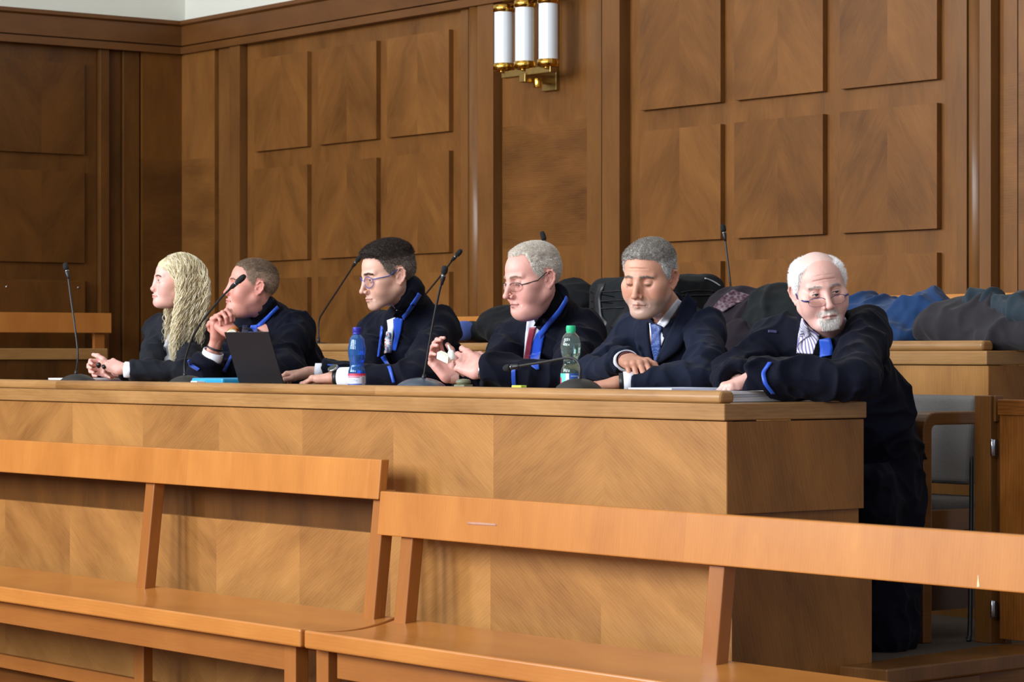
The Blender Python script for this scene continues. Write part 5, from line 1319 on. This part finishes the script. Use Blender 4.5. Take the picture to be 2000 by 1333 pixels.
# ---- white-haired lawyer at the desk end
def man6():
    hf = Frame(Rz(60) @ Rx(8) @ Ry(-9), J(1600, 566, .64), 1.02)
    B = dict(hf=hf, N=J(1625, 650, .76), SL=J(1690, 656, .82), SR=J(1515, 668, .70), EL=J(1668, 742, .46), WL=J(1472, 738, .27),
             ER=J(1428, 737, .50), WR=J(1448, 748, .38)); B['H'] = np.array((J(1705, 700, 1.08)[0], 1.08, .95)); B['fwd'] = (.25, -1, 0)
    sk = lambda x, y, Y: tuple(J(x, y, Y))
    P = dict(skin='#d2a698', red='#bd6f66', redamt=.5, lipc='#a8706a', open=.40, gaze=(16, 0), corner=-.003, hair=['#dddddb', '#c9cac9', '#efefee'], sidec='#dcdcda', browc='#c8c0b8', brow_a=.6, bald=(.087, .012), hairline=.14, scalp=('#e2d6cf', .35),
             thick=.009, top=.007, comb=.5, nose=1.10, nosew=1.12, fat=.003, cheek=1.05, wrinkles=(.040, .054), beard=('#dcd8d4', .9), seed=17, cuffr=.072, cuffL=-.012, cuffR=.01, arm=1.12, bulk=1.10, cflat=.9, slen=.007, neck=.055, bags=1.6, fade=.010, hboost=2.0,
             iris='#4a5660', extent=[sk(1735, 1255, .92), sk(1760, 900, 1.0)],
             caps=[(sk(1718, 800, .98), sk(1728, 980, 1.02), .105, .115, .08), (sk(1728, 980, .98), sk(1734, 1245, .95), .105, .095, .06), (sk(1705, 950, .85), sk(1712, 1240, .86), .07, .08, .06)])
    hands = [dict(s='L', f=(-.42, -.80, -.30), pn=(-.1, -.05, -1), curl=[(26, 34, 18), (30, 38, 20), (34, 42, 20), (40, 46, 22)], k=.98),
             dict(s='R', f=(.45, -.62, -.30), pn=(0, 0, -1), curl=[(25, 36, 20), (30, 40, 22), (34, 42, 22), (40, 44, 22)], k=.98)]
    t, hf, cl, gf, F = person(B, P, 'white-haired bearded lawyer in half-moon glasses turning to look over his shoulder', hands, M['robe'])
    sm = stripes('striped_shirt', '#7d76a8', '#e6e3ee', 34, (0, 0, .5))
    shirt_mesh(B, P, hf, sm, t, hgt=.035)
    patch('shirt_front', cl, [(1568, 628), (1559, 665), (1556, 690)], [(1600, 655), (1598, 675), (1589, 692)], sm, t, .004, m=6)
    patch('shirt_collar_leaf', cl, [(1566, 622), (1560, 650), (1556, 683)], [(1578, 640), (1582, 655), (1562, 668)], sm, t, .012, m=4)
    patch('velvet_collar', cl, [(1612, 640), (1594, 672), (1588, 692)], [(1626, 645), (1608, 676), (1602, 694)], M['velvet'], t, .007, m=4)
    patch('blue_facing', cl, [(1600, 664), (1602, 682), (1601, 698)], [(1622, 660), (1627, 680), (1625, 694)], M['blue'], t, .010, m=4)
    patch('sleeve_piping', cl, [(1500, 708), (1486, 728), (1490, 750), (1506, 770)], [(1508, 708), (1494, 728), (1499, 750), (1514, 770)], M['blue'], t, .006, m=2, n=20)
    patch('sleeve_piping', cl, [(1404, 760), (1415, 748), (1432, 740)], [(1414, 762), (1422, 754), (1433, 748)], M['blue'], t, .006, m=2)
    patch('shoulder_seam_trim', cl, [(1500, 645), (1510, 645), (1518, 646)], [(1500, 650), (1510, 650), (1518, 651)], plain('purple_grey_braid', '#2c2c55', .7), t, .003, m=2, n=6)
    L_ = 'blue half-moon reading glasses low on the white-haired lawyer\'s nose'
    g = thing('glasses', L_, 'glasses', tuple(hf.w((0, -.1, 0))), 'glasses the men wear'); glasses(hf, g, plain('navy_acetate', '#1e2c66', .3), 'rect', w=.0255, h=.0135, z=-.023, y=-.107, r=.0010, tr=.0024, half='top', rim2=True)
import time as _t
for fn in (man5, man4, man3, man2, woman, man6):
    t0 = _t.time(); fn(); print(fn.__name__, round(_t.time() - t0, 1))
# ================================================================ THINGS ON THE DESKS
def mic(label, base, neck, head, Y, z0, mat='mic_base', r=.085, hgt=.055, grp='gooseneck microphones on the desks', Yh=None, base_px=None):
    """base: px of the dome centre; neck: px polyline; head: two px points"""
    c = atY(base, HOR, Y); Yh = Y if Yh is None else Yh
    t = thing('gooseneck_microphone', label, 'microphone', (c.x, c.y, z0), grp)
    z0 += .001
    m = MB(); prof = [(r, 0), (r, .006)] + [(r * math.cos(a), .006 + (hgt - .006) * math.sin(a)) for a in [math.pi / 2 * k / 8 for k in range(1, 8)]] + [(.001, hgt)]
    m.lathe(prof, (c.x, c.y, z0), 40); m.build('base', M[mat], t)
    P = [atY(x, y, Y + (Yh - Y) * i / max(1, len(neck) - 1)) for i, (x, y) in enumerate(neck)]
    P[0] = Vector((P[0].x, P[0].y, min(P[0].z, z0 + hgt * .9)))
    m = MB(); pts = bez(P, 8); m.tube(pts, .0042, 8); n = max(2, len(pts) // 9); m.tube(pts[:n], [.0085 - .003 * k / n for k in range(n)], 10)
    m.build('gooseneck', M['black'], t)
    a, b = atY(*head[0], Yh), atY(*head[1], Yh)
    m = MB(); L_ = (b - a).length; m.lathe([(.005, -.012), (.006, 0), (.0085, .006), (.0085, L_ * .42), (.0070, L_ * .46), (.0070, L_ * .50)], a, 18, b - a, mat=M['black'])
    m.lathe([(.0092, L_ * .36), (.0095, L_ * .38), (.0092, L_ * .40)], a, 18, b - a, mat=M['chrome'])
    m.lathe([(.009, L_ * .50), (.0115, L_ * .56), (.0118, L_ * .82), (.009, L_ * .96), (0, L_)], a, 18, b - a, mat=M['foam']); m.build('microphone_head', None, t)
D1 = DT; D2 = DT2
mic('gooseneck microphone at the far left in front of the blonde woman\'s hands', 152, [(148, 732), (152, 695), (147, 645), (138, 580), (133, 540)], [(133, 540), (127, 514)], .22, D1, hgt=.06)
mic('gooseneck microphone bending in front of the cropped-haired lawyer\'s cheek', 366, [(361, 735), (362, 702), (382, 648), (425, 590), (452, 562)], [(452, 562), (478, 539)], .20, D1, hgt=.06)
mic('upright gooseneck microphone with grey base before the dark-haired lawyer\'s shoulder', 822, [(827, 742), (834, 700), (846, 630), (858, 570), (864, 550)], [(864, 550), (870, 519)], .20, D1, 'mic_grey', r=.098, hgt=.062)
mic('microphone with its gooseneck bent low and level in front of the green-capped bottle', 1130, [(1132, 742), (1133, 718), (1124, 703), (1106, 700), (1060, 708), (1010, 716)], [(1010, 716), (985, 720)], .15, D1, r=.085, hgt=.066)
mic('gooseneck microphone on the rear desk leaning towards the dark-haired lawyer\'s forehead', 622, [(622, 656), (623, 628), (634, 606), (664, 560), (690, 520)], [(690, 520), (705, 500)], 2.12, D2, hgt=.045)
mic('microphone on the rear desk rising behind the dark-haired lawyer\'s shoulder', 792, [(792, 654), (800, 620), (826, 582), (860, 540), (884, 508)], [(884, 508), (901, 489)], 2.12, D2, hgt=.045)
mic('microphone on the rear desk showing just above the balding lawyer\'s hair', 1080, [(1080, 655), (1080, 600), (1074, 530), (1068, 486)], [(1068, 486), (1058, 452)], 2.12, D2, hgt=.045)
mic('tall microphone on the rear desk in front of the right wall panels', 1436, [(1436, 655), (1432, 600), (1426, 550), (1420, 500), (1416, 466)], [(1416, 466), (1411, 438)], 2.40, D2, hgt=.045)
def pet(name, tint, rough=.06, ior=1.22, w=1.0):
    m, N, L, b = nmat(name); setp(b, Base_Color=lin(tint), Roughness=rough, IOR=ior); b.inputs['Transmission Weight'].default_value = w
    b.inputs['Coat Weight'].default_value = .6; b.inputs['Coat Roughness'].default_value = .05; return m
def bottle(label, px, top_y, Y, prof, capcol, tint, lab, capname, water=None):
    c = atY(px, HOR, Y); zt = atY(px, top_y, Y).z; H = zt - D1
    t = thing('water_bottle', label, 'bottle', (c.x, c.y, D1 + .0012), 'water bottles on the front desk'); cc = (c.x, c.y, D1 + .0012)
    pr = [(r, z * H) for r, z in prof]; pr2 = []
    for i in range(len(pr) - 1):   # smooth the profile
        for k in range(6):
            u = k / 6; u2 = u * u * (3 - 2 * u); pr2.append((pr[i][0] + (pr[i + 1][0] - pr[i][0]) * u2, pr[i][1] + (pr[i + 1][1] - pr[i][1]) * u))
    pr2.append(pr[-1])
    inner = [(max(.001, r - .0012), z) for r, z in pr2][::-1]
    m = MB(); m.lathe([(0, .001)] + pr2 + inner + [(0, .003)], cc, 40, cap=False); bb = m.build('bottle_body', pet(capname + '_bottle_plastic', tint, w=.88 if capname == 'blue' else .97), t)
    if water:
        wp = [(0, .004)] + [(r - .0018, max(z, .004)) for r, z in pr2 if z < water * H] ; wp.append((0, wp[-1][1]))
        m = MB(); m.lathe(wp, cc, 40, cap=False); m.build('water', pet(capname + '_water', '#e8f4f0' if capname == 'green' else tint, .0, 1.33), t)
    m = MB(); m.lathe([(0, H), (.0135, H), (.0150, H - .002), (.0150, H - .019), (.0140, H - .021), (.0150, H - .022), (.0150, H - .026), (.012, H - .026)], cc, 32)
    for k in range(40):
        a = 2 * math.pi * k / 40; m.box((c.x - .0004 + .0151 * math.cos(a), c.y - .0004 + .0151 * math.sin(a), D1 + H - .018), (c.x + .0004 + .0151 * math.cos(a), c.y + .0004 + .0151 * math.sin(a), D1 + H - .003))
    m.build('cap', plain(capname + '_cap', capcol, .4), t)
    # wrap-around label: rows of (z0,z1,[ (a0,a1,colour) ])
    m = MB(); mats = {}
    def mt(h):
        if h not in mats: mats[h] = plain('label_ink', h, .45)
        return mats[h]
    z0L, z1L = lab['z']; R_ = lab['r']; va = math.atan2(CAM.y - c.y, CAM.x - c.x)
    def patchc(a0, a1, z0, z1, h, e=0):
        n = max(1, int(abs(a1 - a0) / 6)); q = []
        for i in range(n):
            A0, A1 = va + math.radians(a0 + (a1 - a0) * i / n), va + math.radians(a0 + (a1 - a0) * (i + 1) / n)
            P_ = [Vector((c.x + (R_ + e) * math.cos(A), c.y + (R_ + e) * math.sin(A), D1 + zz)) for A, zz in ((A0, z0), (A1, z0), (A1, z1), (A0, z1))]
            m.face(P_, mat=mt(h), smooth=True)
    for a0, a1, f0, f1, h, e in lab['cells']: patchc(a0, a1, z0L + (z1L - z0L) * f0, z0L + (z1L - z0L) * f1, h, e)
    m.build('label', None, bb)
bprof = [(.024, 0), (.030, .03), (.031, .28), (.031, .33), (.0245, .44), (.031, .58), (.0325, .66), (.027, .80), (.012, .92), (.0125, .955)]
cells = [(-180, 180, 0, 1, '#b8bfe0', 0), (-180, 180, .88, 1, '#c8304f', .0002), (-180, 180, .80, .88, '#e06a86', .0002), (-180, 180, .0, .10, '#35309a', .0002), (-180, 180, .10, .32, '#4a6cc0', .0002), (-80, 32, .32, .80, '#d8dcec', .0003),
         (-70, 20, .72, .78, '#c04a66', .0004), (-66, -10, .60, .63, '#8a93b8', .0004), (-66, 5, .50, .53, '#8a93b8', .0004), (-66, -20, .41, .44, '#8a93b8', .0004), (36, 62, .20, .84, '#c9ccd6', .0004)] + [(39, 59, .24 + .055 * k, .26 + .055 * k, '#55596a', .0005) for k in range(10)]
bottle('blue water bottle with dark blue cap standing in front of the dark-haired lawyer', 697, 640, .17, bprof, '#2a2aa0', '#62aef8', dict(z=(.022, .075), r=.0318, cells=cells), 'blue', .60)
cells2 = [(-180, 180, 0, 1, '#5ccbb8', 0), (-10, 60, 0, 1, '#2b55a0', .0002), (-30, -10, 0, 1, '#dfe6ea', .0002), (-80, -62, .1, .75, '#d0405c', .0003), (0, 50, .80, .86, '#8fb0e0', .0003)] + [(-27, -13, .10 + .07 * k, .13 + .07 * k, '#7d8a98', .0003) for k in range(8)]
gprof = [(.024, 0), (.031, .03), (.033, .28), (.033, .36), (.0245, .50), (.0325, .64), (.034, .72), (.029, .82), (.013, .93), (.0125, .955)]
bottle('clear water bottle with green cap standing between the balding lawyer and the grey-haired man', 1115, 637, .21, gprof, '#2fc48c', '#def3ec', dict(z=(.03, .082), r=.0338, cells=cells2), 'green', .76)
# laptop
def laptop():
    Yh = .17; x1 = XY(556, Yh); x0 = x1 - .31; z = D1 + .004
    t = thing('laptop', 'open dark grey laptop with its lid turned to the camera beside the lawyer\'s elbow', 'laptop', ((x0 + x1) / 2, Yh, D1))
    lean = -.073; h = .213
    m = MB(); m.box((x0, Yh, z + .010), (x1, Yh + .006, z + .010 + h), taper=lambda p: [p[0], p[1] + lean * (p[2] - z - .01) / h, p[2]]); lid = m.build('lid', plain('dark_aluminium', '#1d1c21', .45, .3, noise=.05), t, bevel=.002)
    m = MB(); m.box((x0 + .008, Yh + .0062, z + .018), (x1 - .008, Yh + .0068, z + .004 + h), taper=lambda p: [p[0], p[1] + lean * (p[2] - z - .01) / h, p[2]]); m.build('screen', plain('screen_glass', '#0b0c10', .1), lid)
    m = MB(); m.box((x0, Yh + .004, D1 + .001), (x1, Yh + .215, D1 + .013)); kb = m.build('keyboard_base', plain('dark_aluminium_base', '#2a2a30', .4, .5), t, bevel=.003)
    m = MB()
    for r_ in range(5):
        for k in range(13): m.box((x0 + .02 + k * .021, Yh + .025 + r_ * .019, D1 + .0131), (x0 + .038 + k * .021, Yh + .041 + r_ * .019, D1 + .0145))
    m.build('keys', M['black'], kb)
    m = MB(); m.box((x0 + .03, Yh - .001, D1 + .010), (x1 - .03, Yh + .008, D1 + .018)); m.build('hinge', M['black'], t)
laptop()
def sheets(name, label, cat, X, Y, Z, mats, rot=0., jit=.006, n=6, group=None, part='sheet'):
    cx, cy = (X[0] + X[1]) / 2, (Y[0] + Y[1]) / 2
    t = MB(); h = (Z[1] - Z[0]) / n; r = random.Random(int(cx * 100))
    for k in range(n):
        a = rot + r.uniform(-.05, .05); dx, dy = r.uniform(-jit, jit), r.uniform(-jit, jit)
        R = Matrix.Rotation(a, 3, 'Z')
        t.box((X[0] + dx, Y[0] + dy, Z[0] + k * h + .0001), (X[1] + dx, Y[1] + dy, Z[0] + (k + 1) * h - .0001), rot=R, piv=(cx, cy, 0), mat=mats[k % len(mats)])
    o = t.build(name, None, None, weld=False); return tag(o, label, cat, group)
pl = M['paper']; pb = plain('bluish_paper', '#c3cbe0', .7); pg = plain('grey_cover', '#7f8796', .6)
sheets('paper_stack', 'stack of white papers on the open desk end under the white-haired lawyer\'s forearm', 'papers', (-.42, -.14), (.12, .50), (D1 + .0015, D1 + .032), [pl, pl, pb, pl], .06, n=4)
xa = XY(1262, .16); sheets('paper_stack', 'thin documents behind the lip in front of the grey-haired man\'s fingertips', 'papers', (xa, xa + .22), (.09, .30), (D1 + .0015, D1 + .041), [pl, pl, pb, pg], -.04, n=7)
xa = XY(110, .35); sheets('file_folder', 'purple folder with papers under the blonde woman\'s hands', 'folder', (xa, xa + .32), (.32, .50), (D1 + .0015, D1 + .040), [pl, M['purple']], .03, n=5)
xa = XY(404, .16); sheets('paper_sheet', 'thin white sheets between the microphone base and the teal case', 'papers', (xa, xa + .045), (.09, .20), (D1 + .0015, D1 + .041), [pl], 0, n=5)
xa = XY(425, .24); xb = XY(520, .24)
m = MB(); m.box((xa, .12, D1 + .001), (xb - .12, .34, D1 + .052)); tc_ = tag(m.build('document_case', M['teal'], bevel=.008), 'bright teal plastic case lying left of the laptop', 'case')
m = MB(); xa = XY(1006, .09); m.box((xa, .075, D1), (xa + .05, .10, D1 + .043)); tag(m.build('sticky_note_pad', plain('lime_paper', '#c8e04a', .7), bevel=.002), 'lime green sticky note pad peeping over the lip by the blue-striped sleeve', 'note pad')
m = MB(); cc = atY(905, 748, .24); m.lathe([(0, -.012), (.02, -.01), (.028, 0), (.022, .009), (0, .012)], (cc.x, cc.y, D1 + .048), 24); m.box((cc.x - .03, cc.y - .02, D1), (cc.x + .03, cc.y + .02, D1 + .04)); tag(m.build('pill_case', plain('olive_plastic', '#6f7058', .5), bevel=.003), 'small olive case below the balding lawyer\'s clasped hands', 'case')

# ---- bags and coats on the rear desk
def pile(name, label, cat, prims, mat, fold=1.0, h=.006, seed=1, floor=D2 + .001, f1=(9, 9, 9), aux=None):
    pts = np.array([p[0] for p in prims] + [p[1] for p in prims if len(p) > 3 and p[3] == 'c']); lo = pts.min(0) - .30; hi = pts.max(0) + .30; lo[2] = max(lo[2], floor - .35)
    F = Field(lo, hi, h)
    for p in prims:
        if p[-1] == 'c': F.cap(p[0], p[1], p[2][0], p[2][1], .05)
        elif p[-1] == 'b':  # rounded box
            c, r, rr, yaw = p[0], np.array(p[1]), p[2], p[3]; fr = Frame(Rz(yaw), c); i0, i1 = F.box(np.array(c), np.linalg.norm(r) + .05)
            X = F.locals(fr, i0, i1); q = [np.abs(X[j]) - (r[j] - rr) for j in range(3)]
            d = np.sqrt(sum(np.maximum(a, 0) ** 2 for a in q)) + np.minimum(np.maximum(np.maximum(q[0], q[1]), q[2]), 0) - rr; F.comb(i0, i1, d.astype(np.float32), .03, 'add')
        else: F.ell(p[0], p[1], .05)
    P_, Q_ = F.mesh(); P_, Q_ = largest(P_, Q_); Nn = normals(P_, Q_)
    W_ = P_ + (np.stack([vnoise(P_, (5, 5, 5), s) for s in (1, 2, 3)], 1) - .5) * .12
    r1 = 1 - np.abs(2 * vnoise(W_ @ Ry(20), np.array(f1), seed) - 1); r2 = 1 - np.abs(2 * vnoise(W_ @ Ry(-30), np.array(f1) * 2.2, seed + 5) - 1)
    P_ = P_ + Nn * (fold * (.030 * (r1 ** 3 - .3) + .013 * (r2 ** 2 - .4)))[:, None]
    P_ = relax(P_, Q_, 2)
    f_ = (P_[:, 1] > 1.893) & (P_[:, 2] < D2 + .0015); P_[f_, 2] = D2 + .0015
    P_ = relax(P_, Q_, 2)
    f_ = (P_[:, 1] > 1.893) & (P_[:, 1] < 1.966) & (P_[:, 2] < D2 + .039) & (P_[:, 0] < X2 - .015); P_[f_, 2] = D2 + .039
    o = meshobj(name, P_, Q_, mat); tag(o, label, cat); return o, Cloth(P_, Q_)
J2 = lambda x, y, Y=2.2: J(x, y, Y)
wool = lambda n, c, s=.1: plain(n, c, .85, noise=.22, nscale=350, sheen=s, bump=.3, spec=.2)
pile('folded_jacket', 'black folded jacket with a cap on the rear desk behind the dark-haired lawyer', 'jacket', [(J2(985, 632), (.13, .12, .075)), (J2(1010, 650), (.16, .13, .07)), (J2(930, 648), (.12, .09, .045))], wool('black_coat_cloth', '#0e0f13', .03), .5, seed=2)
o, c_ = pile('folded_shirt', 'blue cloth tucked beside the black folded jacket on the rear desk', 'cloth', [(J2(906, 648, 2.10), (.035, .06, .045))], wool('periwinkle_cloth', '#4e63a8', .05), .35, seed=3)
pile('backpack', 'black soft backpack on the rear desk right behind the balding lawyer\'s neck', 'bag', [(J2(1118, 600, 2.3), (.13, .12, .12)), (J2(1105, 640, 2.3), (.16, .13, .08))], wool('black_nylon', '#101216', .02), .5, seed=4)
def bag():
    c = J2(1280, 600, 2.22)
    t0 = MB()
    z0 = D2 + .001; zt = atY(1290, 540, 2.22).z; cz = (z0 + zt) / 2; hz = (zt - z0) / 2
    nyl = wool('dark_bag_nylon', '#15181b', .02)
    o, cl = pile('briefcase_bag', 'big black zipped laptop bag on the rear desk behind the grey-haired man', 'bag', [((c[0], c[1], cz), (.30, .16, hz), .06, -3, 'b')], nyl, .35, seed=6)
    def px(x, y): return cl.px(x, y, .003)
    for k, (ya, yb) in enumerate((((1148, 572), (1240, 567)), ((1150, 590), (1235, 585)), ((1150, 604), (1232, 600)))):
        m = MB(); m.tube([px(*(np.array(ya) + (np.array(yb) - np.array(ya)) * i / 14)) for i in range(15)], .003, 6); m.build('zip', M['black'], o)
    m = MB(); m.tube([px(1325 + 78 * i / 14, 578 - 2 * i / 14) for i in range(15)], .0035, 6); m.tube([px(1330 + 72 * i / 14, 571 - 4 * math.sin(i / 14 * 3.1)) for i in range(15)], .002, 6); m.build('zip', M['black'], o)
    pts = [px(1376 + 30 * i / 12, 545 + 14 * (i / 12) ** 1.5) for i in range(13)]; m = MB(); m.tube(pts, .003, 6); m.build('edge_piping', plain('silver_piping', '#a8b0ba', .4), o)
    # shoulder strap falling over the front
    A = [(1168, 556), (1158, 580), (1162, 620), (1180, 640)]; Bb = [(1182, 554), (1172, 580), (1175, 618), (1192, 634)]
    patch('shoulder_strap', cl, A, Bb, M['black'], o, .010, m=3, thick=.005); patch('shoulder_strap', cl, [(1244, 560), (1222, 600), (1192, 640)], [(1256, 564), (1234, 606), (1206, 646)], M['black'], o, .010, m=3, thick=.005)
bag()
sheets('paper_sheet', 'pale sheet of paper showing under the big black bag', 'papers', (XY(1172, 1.98), XY(1172, 1.98) + .14), (1.97, 2.05), (D2 + .0005, D2 + .045), [pb], 0, n=3)
o, c_ = pile('winter_coat', 'brown-black coat heaped on the rear desk between the two right-hand men', 'coat', [(J2(1440, 630), (.16, .14, .13)), (J2(1480, 640), (.20, .15, .12)), (J2(1400, 655, 2.1), (.15, .13, .08)), (J(1440, 690, 1.84), (.12, .045, .13))], wool('plum_brown_cloth', '#1d161e', .04), .9, seed=7, floor=D2 - .30)
pat = dots('paisley_lining', '#3a1a26', '#4f2f3c', 70, .25, '#6c5f68')
patch('paisley_lining', c_, [(1393, 600), (1410, 580), (1432, 566)], [(1412, 610), (1440, 592), (1480, 582)], pat, o, .012, m=6)
pile('hooded_jacket', 'black-green jacket bunched on the rear desk at the white-haired lawyer\'s shoulder', 'jacket', [(J2(1520, 610), (.12, .12, .10)), (J2(1500, 640), (.12, .12, .10)), (J2(1545, 640), (.14, .12, .11))], wool('black_green_cloth', '#14181a', .05), .9, seed=9)
o, c_ = pile('blue_jacket', 'blue fleece jacket lying on the rear desk right of the white-haired lawyer', 'jacket', [(J2(1690, 625), (.17, .15, .10)), (J2(1750, 636), (.16, .14, .08)), (J2(1800, 622), (.12, .12, .10)), (J2(1828, 606, 2.25), (.07, .08, .06)), (J2(1730, 655, 2.1), (.2, .10, .05))], wool('blue_fleece', '#19365f', .10), 1.0, seed=12, f1=(12, 8, 8))
pile('grey_coat', 'grey-brown coat spread over the right end of the rear desk', 'coat', [(J2(1880, 640, 2.15), (.20, .13, .09)), (J2(1950, 640, 2.2), (.24, .16, .11)), (J2(2060, 650, 2.2), (.26, .18, .11)), (J2(1975, 662, 2.1), (.14, .12, .06))], wool('grey_brown_cloth', '#29262a', .08), 1.1, seed=14, f1=(8, 7, 7), floor=D2 + .001)
pile('grey_scarf', 'blue-grey scarf thrown over the grey-brown coat', 'scarf', [(J2(1822, 632, 2.05), J2(1880, 604, 2.13), (.022, .030), 'c'), (J2(1880, 604, 2.13), J2(1925, 590, 2.17), (.030, .042), 'c'), (J2(1925, 592, 2.17), J2(1990, 610, 2.09), (.045, .045), 'c'), (J2(1990, 610, 2.09), J2(2060, 632, 2.03), (.045, .04), 'c')], wool('slate_cloth', '#25313a', .08), 1.1, seed=15, f1=(10, 10, 10))
# worn patch and tape residue on the lower bench rail

rail = [o for o in bpy.data.objects if o.name.startswith('back_rail') and o.parent and o.parent.name == 'public_bench.001'][0]
off = np.array(rail.parent.location); rp = np.array([v.co[:] for v in rail.data.vertices]) + off
rcl = Cloth.__new__(Cloth); rcl.t = BVHTree.FromPolygons([tuple(x) for x in rp], [tuple(f.vertices) for f in rail.data.polygons])
patch('tape_residue', rcl, [(913, 1020), (940, 1021), (970, 1024)], [(913, 1025), (940, 1027), (970, 1028)], plain('lilac_residue', '#a87a62', .6, noise=.3, nscale=200), rail.parent, .0006, n=8, m=2, thick=.0004)
patch('chip', rcl, [(1910, 1124), (1909, 1136), (1908, 1148)], [(1911, 1124), (1912, 1136), (1914, 1148)], plain('bare_wood_chip', '#e0c49a', .7), rail.parent, .0006, n=6, m=1, thick=.0004)
